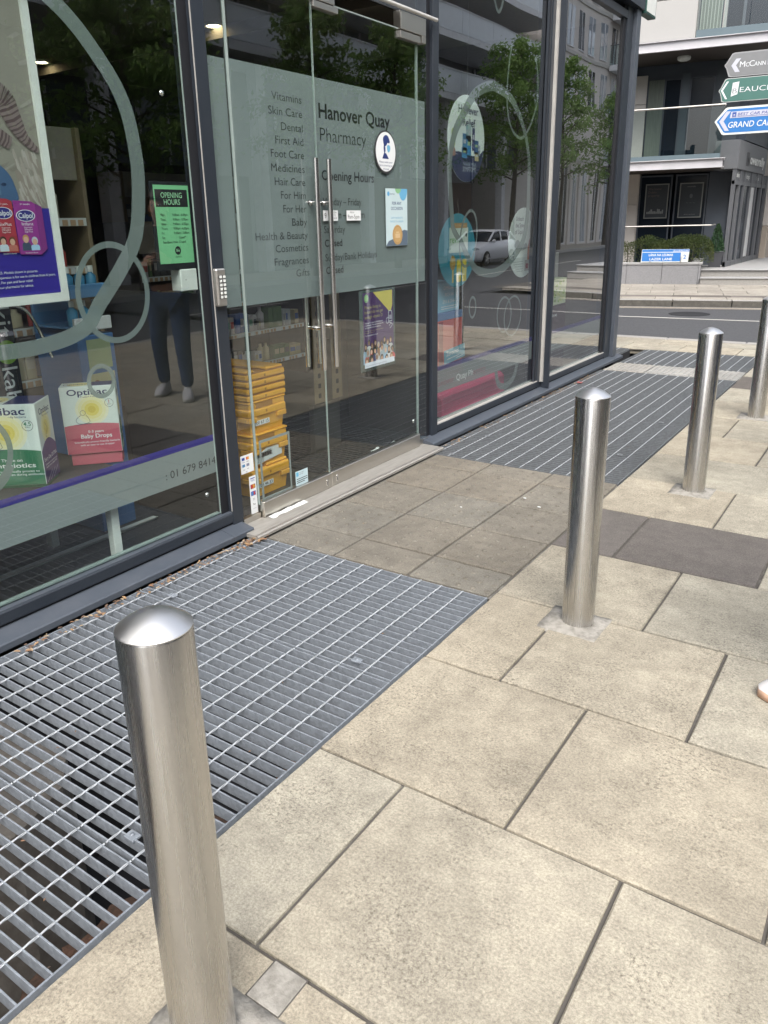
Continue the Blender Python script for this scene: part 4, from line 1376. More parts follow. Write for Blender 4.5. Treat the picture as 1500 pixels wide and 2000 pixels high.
# poster of a medicine
t = thing('framed_poster', (-.16, 1.36, 1.19), 'tall white framed poster of a child in striped pyjamas and two medicine packs', 'poster')
PX = -.150
g = MB(FX(PX)); g.ring(rect(.92, 1.190, 1.829, 2.86), rect(.947, 1.222, 1.802, 2.83), -.014, 0, M_WHITE); g.prism(rect(.93, 1.2, 1.82, 2.85), -.018, -.0145, M_WHITE); build('frame', g, t)
g = MB(FX(PX - .0135)); g.prism(rect(.947, 1.222, 1.802, 2.83), -.0005, 0, C_(.26, .245, .21)); sh = build('sheet', g, t)
g = MB(FX(PX - .0131))
L = [0]
def pp(pts, col, cl=True, step=.0002):
    L[0] += step; 
    if L[0] > .0100: L[0] = .0100
    g.prism(pts, L[0], L[0] + step * .5, C_(*col))
FURC = [(.27, .25, .22), (.31, .29, .26), (.23, .21, .18)]
r = random.Random(5)
for k in range(110):                                 # cream rug in soft tufts
    y, z = r.uniform(.95, 1.80), r.uniform(1.54, 2.4)
    a = r.uniform(0, 6.28); q = r.uniform(.02, .05)
    pp([(max(.948, min(1.801, y + q * math.cos(a + s))), z + q * .5 * math.sin(a * 1.3 + s)) for s in (0, 1.4, 2.6, 4.4)], FURC[k % 3], step=.00001)
L[0] = .0012
pp([(.948, 2.36), (1.801, 2.36), (1.801, 2.829), (.948, 2.829)], (.16, .17, .16))
for k in range(90):                                  # pale fur throw lower right
    y, z = r.uniform(1.69, 1.785), r.uniform(1.56, 1.72)
    pp([(y, z), (y + .006, z + .002), (min(y + .022, 1.80), z - .055), (y + .004, z - .03)], [(.34, .30, .27), (.27, .23, .20), (.40, .37, .34)][k % 3], step=.00001)
def limb(path, w, cols, n):
    P = spline(path, 14)
    m = len(P)
    for i in range(n):
        a, b = int(i * (m - 1) / n), int((i + 1) * (m - 1) / n)
        p, q = Vector(P[a]), Vector(P[b])
        d = (q - p).normalized(); nn = Vector((-d.y, d.x))
        wa, wb = w[0] + (w[1] - w[0]) * i / n, w[0] + (w[1] - w[0]) * (i + 1) / n
        k = Vector((d.x, d.y)) * .004
        pp([tuple(p + nn * wa), tuple(q + nn * wb), tuple(q + k), tuple(q - nn * wb), tuple(p - nn * wa), tuple(p + k)], cols[i % 2], step=.00001)
ST = [(.10, .065, .068), (.21, .165, .16)]
limb([(1.46, 2.20), (1.55, 2.08), (1.585, 1.93)], (.085, .075), ST, 26)
limb([(1.46, 1.905), (1.60, 1.90), (1.675, 1.875), (1.70, 1.845)], (.062, .042), ST, 30)
limb([(1.50, 2.11), (1.60, 2.05), (1.655, 1.985), (1.64, 1.945)], (.034, .026), ST, 20)
limb([(1.46, 1.79), (1.60, 1.775), (1.69, 1.735)], (.036, .022), ST, 24)
limb([(1.695, 1.86), (1.72, 1.80), (1.745, 1.755), (1.79, 1.715)], (.042, .010), ST, 24)
pp(ell2(1.635, 1.935, .03, .025, 16), (.50, .33, .26))
pp(spline([(1.58, 2.36), (1.68, 2.33), (1.70, 2.26), (1.65, 2.22), (1.58, 2.25)], 5, True), (.33, .21, .12))
pp(spline([(1.40, 1.70), (1.55, 1.695), (1.64, 1.66), (1.68, 1.60), (1.66, 1.53), (1.40, 1.53)], 5, True), (.055, .11, .22))
for q in ((1.58, 1.66), (1.61, 1.63), (1.56, 1.61), (1.64, 1.60)): pp(ell2(q[0], q[1], .01, .006, 10), (.02, .04, .10))
pp(rect(1.585, 1.565, 1.625, 1.60), (.10, .17, .28))
pp(rect(.948, 1.223, 1.801, 1.522), (.030, .018, .26))
pp(ell2(1.60, 2.335, .055, .035, 24), (.025, .03, .16))
build('picture', g, sh)
g = MB(FX(PX - .0131 + .0105))
g.prism([(1.560, 1.378), (1.655, 1.372), (1.655, 1.545), (1.635, 1.553), (1.560, 1.556)], -.0005, 0, C_(.36, .035, .055))
g.prism([(1.658, 1.366), (1.742, 1.362), (1.742, 1.538), (1.728, 1.545), (1.658, 1.548)], 0, .0004, C_(.27, .035, .25))
g.prism([(1.7425, 1.362), (1.768, 1.382), (1.768, 1.527), (1.7425, 1.538)], 0, .0004, C_(.20, .03, .20))
g.prism(rect(1.63, 1.378, 1.656, 1.43), .0001, .0003, C_(.30, .03, .05))
for (y, z, w_) in ((1.615, 1.506, .036), (1.700, 1.497, .037)):
    g.prism(ell2(y, z, w_, .020, 28), .0006, .0008, WH); g.prism(ell2(y, z, w_ - .003, .018, 28), .0009, .0011, C_(.03, .03, .20))
    g.text('Calpol', y, z - .008, .0013, WH, h=.017, w=.056, align='C', bold=.012)
for (y, nm) in ((1.618, 'SixPlus'), (1.703, 'Infant')):
    g.text(nm, y, 1.464, .0008, WH, h=.010, align='C', w=.045)
    for k in range(3): g.text(('Suspension', '250mg/5ml', 'Sugar Free')[k], y, 1.455 - k * .0075, .0008, WH, h=.005, align='C')
    g.text('2+ months' if nm == 'Infant' else '6+ years', y + (0 if nm == 'Infant' else .004), 1.533, .0008, WH, h=.006, align='C')
    for (dy, zz, hc, bc) in ((-.018, 1.412, (.05, .03, .02), (.5, .6, .68)), (.016, 1.410, (.16, .06, .03), (.45, .15, .12))) if nm == 'SixPlus' else ((-.016, 1.416, (.45, .25, .10), (.05, .07, .12)), (.018, 1.408, (.45, .5, .6), (.35, .55, .75))):
        g.prism(spline([(y + dy - .017, 1.378), (y + dy - .014, zz - .012), (y + dy + .014, zz - .012), (y + dy + .017, 1.378)], 3), .0006, .0007, C_(*bc))
        g.prism(ell2(y + dy, zz + .003, .0125, .014, 14), .0008, .0009, C_(*hc)); g.prism(ell2(y + dy, zz - .001, .0095, .011, 14), .0010, .0011, C_(.58, .36, .27))
    g.text('Strawberry flavour', y, 1.368, .0013, WH, h=.0045, align='C')
for k, s_ in enumerate(('For more information see pack. September 2023. Models shown in pictures.', 'Calpol Six Plus Suspension is for use in children from 6 years.', 'Contains paracetamol. For pain and fever relief.', 'Always ask your pharmacist for advice.')):
    g.text(s_, (1.715, 1.785, 1.69, 1.69)[k], 1.302 - k * .0165, 0, WH, h=.0085, align='R')
g.text('Helping them feel better', 1.755, 2.272, 0, C_(.55, .66, .72), h=.021, align='R')
build('lettering', g, sh)

# giant product boxes on the plinth
SUNC = [(.72, .70, .52), (.72, .68, .40), (.72, .64, .28), (.68, .56, .12), (.60, .46, .06)]
def product_box(corner, ang, wf, ds, z0, h, label, front, side, fcol, scol, lower=True):
    cxx, cyy = corner
    t = thing('product_box', (cxx, cyy, z0), label, 'box')
    f = Vector((math.sin(ang), math.cos(ang), 0))      # along the front, towards its right end
    n_ = Vector((math.cos(ang), -math.sin(ang), 0))
    Mf = Matrix(((f.x, 0, n_.x, cxx - f.x * wf), (f.y, 0, n_.y, cyy - f.y * wf), (0, 1, 0, z0), (0, 0, 0, 1)))
    s_ = -n_
    Ms = Matrix(((s_.x, 0, f.x, cxx), (s_.y, 0, f.y, cyy), (0, 1, 0, z0), (0, 0, 0, 1)))
    g = MB(Mf); g.bbox((0, 0, -ds), (wf, h, 0), .002, C_(.60, .66, .64)); body = build('carton', g, t)
    g = MB(Mf)
    arc = [(.002, .001), (wf - .002, .001)] + [(wf * (1 - k / 10) + (.002 if k == 10 else -.002 if k == 0 else 0), h * (.40 + .055 * math.sin(math.pi * (.15 + .7 * k / 10)))) for k in range(11)]
    g.prism(arc, .0002, .0005, C_(*fcol))
    for k, q in enumerate((.30, .25, .19, .13, .07)):
        g.prism(ell2(wf * .54, h * .66, wf * q, wf * q * .95, 28), .0002 + k * .0003, .0004 + k * .0003, C_(*SUNC[k]))
    g.ring(ell2(wf * .86, h * .74, wf * .08, wf * .08, 24), ell2(wf * .86, h * .74, wf * .074, wf * .074, 24), .0002, .0005, M_INKG)
    NV = C_(.02, .025, .10)
    g.text('Optibac', wf * .13, h * .875, .0006, NV, h=h * .085, w=wf * .72, bold=.016)
    g.text('Trusted friendly bacteria', wf * .36, h * .835, .0006, NV, h=h * .026, w=wf * .50)
    g.text(front[0], wf * .86, h * .735, .0006, C_(*fcol), h=h * .05, align='C', bold=.01)
    g.text('Billion', wf * .86, h * .712, .0006, M_INKG, h=h * .016, align='C')
    lx_, ly_ = wf * .37, h * .50                        # little line drawing
    g.ring(ell2(lx_, ly_ + h * .115, wf * .05, wf * .05, 20), ell2(lx_, ly_ + h * .115, wf * .044, wf * .044, 20), .0022, .0025, NV)
    g.band(spline([(lx_ - .01, ly_ + h * .08), (lx_ - .03, ly_ + h * .02), (lx_ - .02, ly_ - h * .04), (lx_ + .03, ly_ - h * .05)], 6), .0016, .0022, .0025, NV)
    g.band(spline([(lx_ + .012, ly_ + h * .08), (lx_ + .022, ly_ + h * .02), (lx_ + .02, ly_ - h * .03), (lx_ - .03, ly_ - h * .06)], 6), .0016, .0022, .0025, NV)
    for (s_t, zz, hh, w_, bo) in front[1]:
        g.text(s_t, wf * .56, h * zz, .0008, WH, h=h * hh, w=wf * w_, align='C', bold=bo)
    build('front_print', g, body)
    g = MB(Ms)
    arc = [(.002, .001), (ds - .002, .001), (ds - .002, h * .40)] + [(ds * (1 - k / 10), h * (.40 + .12 * math.sin(math.pi * k / 10))) for k in range(1, 10)] + [(.002, h * .40)]
    g.prism(arc, .0002, .0005, C_(*scol))
    for k, q in enumerate((.30, .22, .14)):
        g.prism(ell2(ds * .5, h * .66, ds * q, ds * q * 1.3, 24), .0002 + k * .0003, .0004 + k * .0003, C_(*SUNC[k + 1]))
    g.text('Optibac', ds * .18, h * .84, .0006, NV, h=h * .075, w=ds * .68, bold=.01)
    g.text('Trusted friendly bacteria', ds * .36, h * .80, .0006, NV, h=h * .02, w=ds * .48)
    g.band(spline([(ds * .45, h * .72), (ds * .55, h * .64), (ds * .42, h * .56), (ds * .55, h * .50)], 5), .0014, .0012, .0014, NV)
    for (s_t, zz, hh, w_, bo) in side:
        g.text(s_t, ds * .52, h * zz, .0008, WH, h=h * hh, w=ds * w_, align='C', bold=bo)
    for k in range(3): g.band([(ds * (.1 + .22 * k), h * .015), (ds * (.5 + .2 * k), h * .12)], .0012, .0006, .0008, WH)
    build('side_print', g, body)
    g = MB(Mf @ Matrix.Translation((0, h, 0)) @ Matrix.Rotation(rad(-90), 4, 'X'))
    g.prism(rect(wf * .55, .004, wf - .004, ds - .004), .0003, .0006, NV)
    g.prism(ell2(wf * .32, ds * .5, wf * .2, ds * .35, 24), .0003, .0006, C_(*SUNC[2]))
    g.text('Optibac', wf * .06, ds * .35, .0009, NV, h=ds * .3, w=wf * .42)
    build('top_print', g, body)
    if lower:
        g = MB(Mf); g.bbox((.012, .479 - z0, -ds + .01), (wf - .004, -.002, -.008), .002, C_(*fcol)); build('base_tray', g, t)
    return t
product_box((-.205, 1.647), rad(52), .27, .165, .492, .325, 'large white and green supplement box on the plinth, nearest the left edge', ('4.5', (('Those on', .30, .036, .30, .006), ('Antibiotics', .225, .055, .66, .014), ('strains scientifically proven to', .165, .028, .74, .006), ('survive & live, even during antibiotics', .125, .028, .88, .006))),
            (('Every Day EXTRA', .27, .045, .85, .008), ('5 strains to nurture gut', .215, .024, .8, .004), ('health, with added FOS', .18, .024, .75, .004)), (.03, .16, .085), (.075, .05, .17))
product_box((-.222, 2.034), rad(42), .225, .10, .530, .292, 'large white and pink baby drops box on the plinth', ('1', (('0-3 years', .315, .034, .28, .008), ('Baby Drops', .235, .058, .56, .014), ('Scientifically proven friendly bacteria', .165, .026, .82, .006), ('with an easy to use dropper', .12, .026, .62, .006))),
            (('For', .30, .03, .3, .004), ('Travelling', .22, .03, .7, .004)), (.45, .085, .13), (.04, .13, .075))
# dark banner column with vertical name
t = thing('banner_column', (-.46, 1.62, .478), 'dark upright banner with white vertical lettering behind the white boxes', 'banner')
g = MB(FX(-.46)); g.prism(rect(1.56, .478, 1.765, 1.18), -.03, 0, C_(.012, .014, .03)); bb = build('panel', g, t)
g = MB(FX(-.4595)); g.text('kit', 1.690, 1.165, 0, WH, h=.072, w=.12, rot=rad(-90))
g.prism(ell2(1.724, .985, .045, .047, 28), -.0003, .0001, C_(.25, .48, .06)); g.text('&', 1.700, 1.012, .0004, M_BLACK, h=.055, rot=rad(-90), bold=.01)
g.text('kaboodle', 1.690, .925, 0, WH, h=.066, w=.40, rot=rad(-90)); build('lettering', g, bb)

# shelving units with products
def shelf_unit(x, y0, y1, zs, ztop, depth, label, cols, seed, back=M_TAN, tags=True, name='shelf_unit'):
    t = thing(name, (x, (y0 + y1) / 2, .02), label, 'shelves')
    r = random.Random(seed)
    g = MB(); g.box((x - depth, y0, .02), (x - depth + .02, y1, ztop), back)
    for y in (y0, y1): g.bbox((x - depth + .02, y - .012, .02), (x, y + .012, ztop), .002, back)
    build('back_panel', g, t)
    g = MB(); g.bbox((x - .06, y0, ztop - .24), (x - .03, y1, ztop), .003, M_CREAM); build('header', g, t)
    for z in zs:
        g = MB(); g.bbox((x - depth + .02, y0 + .012, z - .018), (x - .005, y1 - .012, z), .002, M_CREAM)
        if tags:
            g.box((x - .005, y0 + .012, z - .035), (x - .002, y1 - .012, z + .003), M_WHITE)
            yy = y0 + .04
            while yy < y1 - .06:
                g.box((x - .0015, yy, z - .034), (x, yy + .03, z - .006), C_(.5, .33, .2) if r.random() < .75 else M_PAPER); yy += r.uniform(.034, .055)
        s_ = build('shelf', g, t)
        g = MB(); yy = y0 + .03
        while yy < y1 - .1:
            w_ = r.uniform(.03, .085); h_ = r.uniform(.08, .2)
            c = C_(*r.choice(cols))
            kind_ = r.random()
            for q in range(r.choice((1, 2, 2, 3))):
                if yy + w_ > y1 - .02: break
                if kind_ < .35:
                    g.lathe([(w_ * .45, 0), (w_ * .45, h_ * .7), (w_ * .2, h_ * .82), (w_ * .2, h_), (.001, h_)], (x - .06 - w_ * .4, yy + w_ / 2, z + .001), 10, c)
                else:
                    g.bbox((x - .12, yy, z + .001), (x - .025, yy + w_ - .004, z + h_), .003, c)
                    g.box((x - .025, yy + .006, z + h_ * .35), (x - .0245, yy + w_ - .01, z + h_ * .75), C_(*r.choice(cols)))
                yy += w_
            yy += r.uniform(.004, .02)
        build('product_row', g, s_)
    return t
PC = [(.5, .5, .5), (.35, .33, .3), (.12, .2, .08), (.45, .08, .06), (.08, .14, .35), (.5, .42, .25), (.25, .4, .3), (.55, .5, .48), (.1, .1, .1)]
shelf_unit(-1.0, 1.1, 2.585, (.75, 1.0, 1.27, 1.5), 1.92, .4, 'tan shop shelving behind the framed poster', [(.5, .44, .3), (.42, .36, .22), (.4, .06, .05), (.55, .5, .4), (.3, .25, .18), (.1, .2, .4)], 3)
shelf_unit(-2.5, 4.1, 6.08, (.22, .52, .80, 1.08), 1.5, .5, 'grey shop shelving with price tags behind the left door', PC, 5, back=M_SHOPW)
shelf_unit(-4.6, 0.2, 3.6, (.3, .7, 1.1, 1.5), 2.0, .4, 'wall shelving deep inside behind the left window', PC, 7, back=M_TAN)
shelf_unit(-4.2, 5.4, 8.0, (.3, .7, 1.1, 1.5), 2.0, .4, 'wall shelving deep inside behind the right windows', PC, 9, back=M_TAN)
# blue display stand
t = thing('display_stand', (-.62, 2.27, .02), 'blue floor display stand with small bottles behind the ring decals', 'display')
BLU = C_(.035, .13, .32); BLUP = C_(.10, .24, .45)
g = MB(); g.bbox((-.95, 2.16, .02), (-.62, 2.36, .98), .004, BLU); g.bbox((-.95, 2.16, .98), (-.93, 2.36, 1.36), .003, BLUP); build('body', g, t)
for z in (1.04, 1.19):
    g = MB(); g.bbox((-.93, 2.165, z - .03), (-.63, 2.355, z - .02), .001, BLUP); g.bbox((-.64, 2.16, z - .04), (-.62, 2.36, z + .02), .003, WH if z < 1.1 else BLUP); sh = build('shelf', g, t)
    g = MB()
    for k in range(3): g.lathe([(.024, 0), (.024, .07), (.010, .085), (.012, .11), (.001, .112)], (-.68, 2.195 + k * .062, z - .018), 12, C_(.05, .22, .38)); g.lathe([(.012, 0.086), (.012, .11), (.001, .112)], (-.679, 2.195 + k * .062, z - .016), 10, M_WHITE)
    build('bottle', g, sh)
g = MB(FX(-.6195)); g.prism(rect(2.20, .62, 2.34, .80), 0, .001, C_(.45, .42, .25)); g.text('WIPES', 2.27, .66, .0014, C_(.45, .03, .02), h=.022, align='C', bold=.01); g.prism(ell2(2.235, .745, .02, .025, 16), .0014, .0016, C_(.3, .14, .08)); g.prism(rect(2.205, .82, 2.335, .96), 0, .001, C_(.30, .36, .2)); build('print', g, t)
t = thing('chrome_rail', (-.26, 1.7, .95), 'bent chrome display wire hanging beside the framed poster', 'wire')
g = MB(FX(-.26)); g.X = None
g.tube([(-.26, y, z) for y, z in spline([(1.40, 1.20), (1.60, 1.195), (1.69, 1.172), (1.735, 1.12), (1.79, .97)], 8)], .006, 10, M_HANDLE); build('tube', g, t)

# perforated uprights and mat seen through the door
t = thing('perforated_upright', (-.55, 3.9, .02), 'pair of beige perforated metal uprights behind the door handles', 'shelf upright')
for y in (3.715, 3.90):
    g = MB(FX(-.5)); g.prism(rect(y, .37, y + .105, 1.28), -.003, 0, M_TAN); u_ = build('strip', g, t)
    g = MB(FX(-.4995))
    for k in range(14): g.prism(rrect(y + .038, .40 + k * .064, y + .066, .43 + k * .064, .006, 3), 0, .0004, M_GASK)
    build('hole', g, u_)
g = MB(); g.bbox((-.56, 3.72, .02), (-.52, 4.0, .36), .004, C_(.06, .055, .05)); build('foot', g, t)
t = thing('door_mat', (-.7, 4.4, .02), 'black ribbed entrance mat on the floor inside the right door', 'mat')
g = MB(); g.bbox((-1.3, 3.45, .0205), (-.2, 5.9, .034), .003, M_MAT)
y = 3.47
while y < 5.88: g.box((-1.28, y, .0338), (-.22, y + .016, .039), M_MAT); y += .04
build('pile', g, t)

# ================================================================== RIGHT WINDOW DISPLAY
def oval_sign(cy, cz, ry, rz, label, base, top):
    x = -.30
    t = thing('oval_sign', (x, cy, cz - rz), label, 'hanging sign', 'oval hanging signs in the right window')
    g = MB(FX(x)); g.prism(ell2(cy, cz, ry, rz, 64), -.004, 0, base); b_ = build('board', g, t)
    g = MB(); g.tube([(x, cy, cz + rz - .012), (x, cy + .012, cz + rz + .02), (x, cy, cz + rz + .045), (x, cy, top)], .0016, 6, M_HANDLE); build('hook', g, t)
    return t, b_
PG = C_(.80, .90, .87)
def chord(cy, cz, ry, rz, zc, lower=True, n=40):
    s = (zc - cz) / rz; a = math.asin(max(-1, min(1, s)))
    return [(cy + ry * math.cos(t_), cz + rz * math.sin(t_)) for t_ in [(-math.pi - a) + (math.pi + 2 * a) * i / n for i in range(n + 1)]]
t, b_ = oval_sign(5.312, 2.000, .277, .285, 'pale oval hanging sign about hay fever relief, dark blue at the bottom', PG, 3.2)
g = MB(FX(-.2998)); NV = C_(.02, .03, .09)
pts = [p for p in chord(5.312, 2.0, .276, .284, 1.895)]
g.prism(pts, 0, .0004, NV)
g.prism(spline([(5.12, 1.90), (5.2, 1.915), (5.4, 1.88), (5.5, 1.90), (5.58, 1.94), (5.56, 1.89)], 4), .0, .0003, NV)
g.text('Hayfever', 5.335, 2.165, .0006, NV, h=.05, w=.30, align='C', bold=.02); g.text('Relief', 5.345, 2.085, .0006, NV, h=.05, w=.19, align='C', bold=.02)
g.text('MANAGE YOUR', 5.36, 1.825, .0008, C_(.4, .48, .55), h=.022, w=.2, align='C'); g.text('SYMPTOMS', 5.36, 1.785, .0008, C_(.5, .56, .6), h=.032, w=.2, align='C')
for (a, b, w_, h_, c) in ((5.25, 1.905, .06, .13, (.06, .22, .42)), (5.31, 1.895, .07, .13, (.05, .24, .5)), (5.33, 1.96, .05, .14, (.42, .55, .55)), (5.395, 1.93, .04, .15, (.06, .06, .2)), (5.43, 1.91, .065, .09, (.05, .12, .3)), (5.24, 1.875, .08, .07, (.05, .25, .5)), (5.44, 1.862, .06, .06, (.5, .42, .25)), (5.49, 1.90, .035, .07, (.35, .4, .5)), (5.30, 2.0, .03, .09, (.3, .5, .55))):
    g.prism(rect(a, b, a + w_, b + h_), .0006, .0010, C_(*c)); g.prism(rect(a + w_ * .2, b + h_ * .5, a + w_ * .8, b + h_ * .7), .0011, .0013, C_(.35, .5, .3) if w_ > .06 else C_(.5, .55, .6))
for (a, b, q) in ((5.115, 2.03, .028), (5.12, 1.965, .024)): g.prism(ell2(a, b, q, q * 1.1, 18), .0005, .0007, C_(.40, .52, .12))
g.prism(spline([(5.07, 1.93), (5.13, 1.94), (5.15, 1.89), (5.08, 1.885)], 4, True), .0005, .0007, C_(.35, .2, .15))
build('print', g, b_)
t, b_ = oval_sign(5.196, 1.243, .278, .258, 'teal oval hanging sign with a green and white revive pack and yellow tubes', C_(.03, .24, .32), 1.60)
g = MB(FX(-.2998))
g.prism(rect(5.07, 1.23, 5.355, 1.405), 0, .0004, C_(.50, .60, .54)); g.prism(rect(5.09, 1.400, 5.34, 1.435), .0005, .0007, C_(.36, .22, .08)); g.text('MULTIVITAMIN POWER', 5.215, 1.411, .0009, C_(.55, .45, .25), h=.012, w=.22, align='C')
g.text('revive', 5.08, 1.30, .0006, C_(.07, .30, .06), h=.045, w=.19, bold=.01); g.prism(rect(5.30, 1.235, 5.352, 1.40), .0006, .0008, C_(.6, .66, .6)); g.prism(ell2(5.325, 1.35, .015, .015, 14), .0010, .0012, C_(.05, .06, .05))
g.prism(ell2(5.125, 1.16, .042, .052, 24), .0006, .0008, C_(.40, .26, .06)); g.text('NEW', 5.125, 1.165, .0010, C_(.6, .55, .35), h=.022, align='C'); g.text('LOOK', 5.125, 1.14, .0010, C_(.6, .55, .35), h=.012, align='C')
g.prism(rect(5.115, 1.02, 5.14, 1.11), .0004, .0006, C_(.55, .42, .08))
for a in (5.185, 5.27): g.prism(rrect(a, 1.02, a + .068, 1.18, .012), .0004, .0007, C_(.62, .50, .05)); g.prism(ell2(a + .034, 1.09, .02, .03, 16), .0009, .0011, C_(.58, .56, .25))
build('print', g, b_)
t, b_ = oval_sign(6.356, 1.262, .288, .282, 'pale oval hanging sign about the speed of liquid with an orange sweep', C_(.80, .88, .86), 1.72)
g = MB(FX(-.2998))
g.prism([(6.63, 1.37), (6.60, 1.41), (6.52, 1.36), (6.45, 1.22), (6.46, 1.05), (6.52, 1.03), (6.56, 1.12), (6.55, 1.22), (6.62, 1.30)], 0, .0003, C_(.50, .12, .05))
g.prism([(6.635, 1.34), (6.63, 1.37), (6.55, 1.28), (6.52, 1.15), (6.54, 1.06), (6.60, 1.15), (6.64, 1.25)], .0004, .0006, C_(.68, .48, .07))
g.prism(ell2(6.53, 1.26, .062, .05, 24), .0007, .0009, C_(.32, .02, .03)); g.text('NEW', 6.53, 1.25, .0011, WH, h=.02, align='C')
for k, s_ in enumerate(('Unleash', 'the Speed', 'of Liquid')): g.text(s_, 6.20 - .01 * k, 1.440 - k * .052, .0005, NV, h=.034, w=(.15, .20, .19)[k], bold=.008)
g.prism(spline([(6.18, 1.24), (6.24, 1.29), (6.34, 1.25), (6.42, 1.26), (6.44, 1.22), (6.3, 1.2)], 5, True), .0004, .0006, C_(.34, .40, .42))
g.prism(rect(6.40, 1.03, 6.55, 1.12), .0012, .0014, C_(.5, .48, .45)); g.prism(rect(6.42, 1.05, 6.47, 1.09), .0016, .0018, C_(.35, .03, .06)); g.prism(ell2(6.505, 1.08, .022, .028, 18), .0016, .0018, C_(.62, .42, .10)); g.prism(ell2(6.505, 1.08, .012, .014, 14), .0020, .0022, C_(.04, .04, .12))
for k in range(5): g.prism(rect(6.16 + .02 * k, 1.11 - k * .02, 6.37, 1.113 - k * .02), .0004, .0005, C_(.2, .25, .28))
build('print', g, b_)

t = thing('red_display', (-.45, 5.15, .02), 'red cardboard display base with blue trays in the middle window', 'display')
g = MB(); g.bbox((-.75, 4.62, .02), (-.36, 5.40, .745), .004, C_(.52, .10, .09)); g.box((-.3598, 5.03, .06), (-.357, 5.09, .74), C_(.25, .035, .04)); build('base', g, t)
g = MB(); g.bbox((-.75, 4.62, .746), (-.36, 5.40, .80), .003, C_(.12, .22, .42)); g.bbox((-.75, 4.62, .80), (-.36, 5.0, 1.05), .004, C_(.03, .16, .36)); g.bbox((-.74, 5.002, .801), (-.38, 5.38, 1.02), .004, C_(.26, .52, .68))
g.bbox((-.70, 4.70, 1.051), (-.40, 4.92, 1.16), .003, C_(.30, .42, .2)); tr_ = build('tray', g, t)
g = MB(FX(-.3795))
for k, s_ in enumerate(('OMEGA-3', 'RICH IN', 'EPA & DHA')): g.text(s_, 5.22, .965 - k * .05, 0, WH, h=.026, w=(.17, .13, .19)[k], align='C')
for k in range(2): g.prism(rect(5.10, .84 - k * .016, 5.33, .845 - k * .016), 0, .0003, WH)
build('lettering', g, tr_)
g = MB(FX(-.3595)); g.prism(rect(4.72, .84, 4.9, .98), 0, .0004, C_(.06, .24, .5)); g.text('EPA', 4.81, .90, .0006, WH, h=.03, align='C'); build('lettering', g, tr_)
t = thing('price_card', (-.3, 5.2, .44), 'tilted pale blue card low in the middle window', 'card')
Mz = FX(-.31) @ Matrix.Translation((5.19, .49, 0)) @ Matrix.Rotation(rad(4), 4, 'Z')
g = MB(Mz); g.prism(rect(-.16, -.05, .16, .052), -.004, 0, C_(.10, .33, .44)); g.text('Zerochol', -.13, .006, .0005, WH, h=.034, w=.19); g.prism(rect(-.12, -.02, .06, -.016), 0, .0003, WH); g.prism(rect(.02, -.035, .13, -.031), 0, .0003, WH); build('card', g, t)
t = thing('pink_roll', (-.3, 5.5, .02), 'long pink fabric covered bolster lying on the floor of the middle window', 'bolster')
PK = pm('pink_fabric', (.60, .06, .16), .8, col2=(.50, .05, .13), vs_=30, bmp=.3, bs=200)
g = MB()
pr = [(-.26, .03), (-.30, .055), (-.30, .185), (-.335, .215), (-.47, .215), (-.52, .17), (-.53, .05), (-.50, .03)]
ys_ = [4.99, 5.005, 5.3, 5.6, 5.9, 6.06, 6.075]
sc_ = [.9, 1, 1, .985, 1, 1, .9]
vs_ = []
for y, s in zip(ys_, sc_): vs_ += [(-.40 + (p[0] + .40) * s, y, .03 + (p[1] - .03) * s) for p in pr]
n = len(pr)
g.add(vs_, [(i * n + k, i * n + (k + 1) % n, (i + 1) * n + (k + 1) % n, (i + 1) * n + k) for i in range(len(ys_) - 1) for k in range(n)] + [list(range(n))[::-1], list(range(len(vs_) - n, len(vs_)))], PK)
build('cover', g, t)
t = thing('plant_box', (-.36, 7.28, .3), 'white carton with green leaf print in the last window', 'box')
g = MB(); g.bbox((-.52, 7.10, .66), (-.34, 7.52, .905), .004, C_(.48, .54, .36)); bx = build('carton', g, t)
g = MB(FX(-.3395)); r = random.Random(3)
for k in range(40):
    y, z, a, q = r.uniform(7.14, 7.48), r.uniform(.69, .88), r.uniform(0, 6.28), r.uniform(.012, .03)
    g.prism([(y + q * math.cos(a + s), z + q * .5 * math.sin(a + s)) for s in (0, .9, 2.2, 3.2, 4.6)], .0002 * (k % 5), .0002 * (k % 5) + .0001, C_(*[(.25, .42, .08), (.42, .5, .12), (.14, .3, .06), (.5, .55, .25)][k % 4]))
build('leaf_print', g, bx)
g = MB(); g.bbox((-.55, 7.08, .02), (-.345, 7.55, .655), .004, C_(.05, .022, .028)); st = build('dark_stand', g, t)
g = MB(FX(-.3445)); g.text('arine', 7.12, .55, 0, WH, h=.032, w=.2); g.prism(rect(7.12, .36, 7.25, .365), 0, .0003, WH); build('lettering', g, st)
t = thing('grey_panel', (-.6, 7.6, .02), 'tall pale grey display panel standing in the last window', 'panel')
g = MB(); g.bbox((-.66, 7.55, .02), (-.62, 8.0, 1.12), .004, C_(.36, .36, .34)); build('board', g, t)
g = MB(); g.bbox((-.74, 7.6, .02), (-.66, 7.66, .05), .003, M_GASK); g.bbox((-.74, 7.88, .02), (-.66, 7.94, .05), .003, M_GASK); build('foot', g, t)

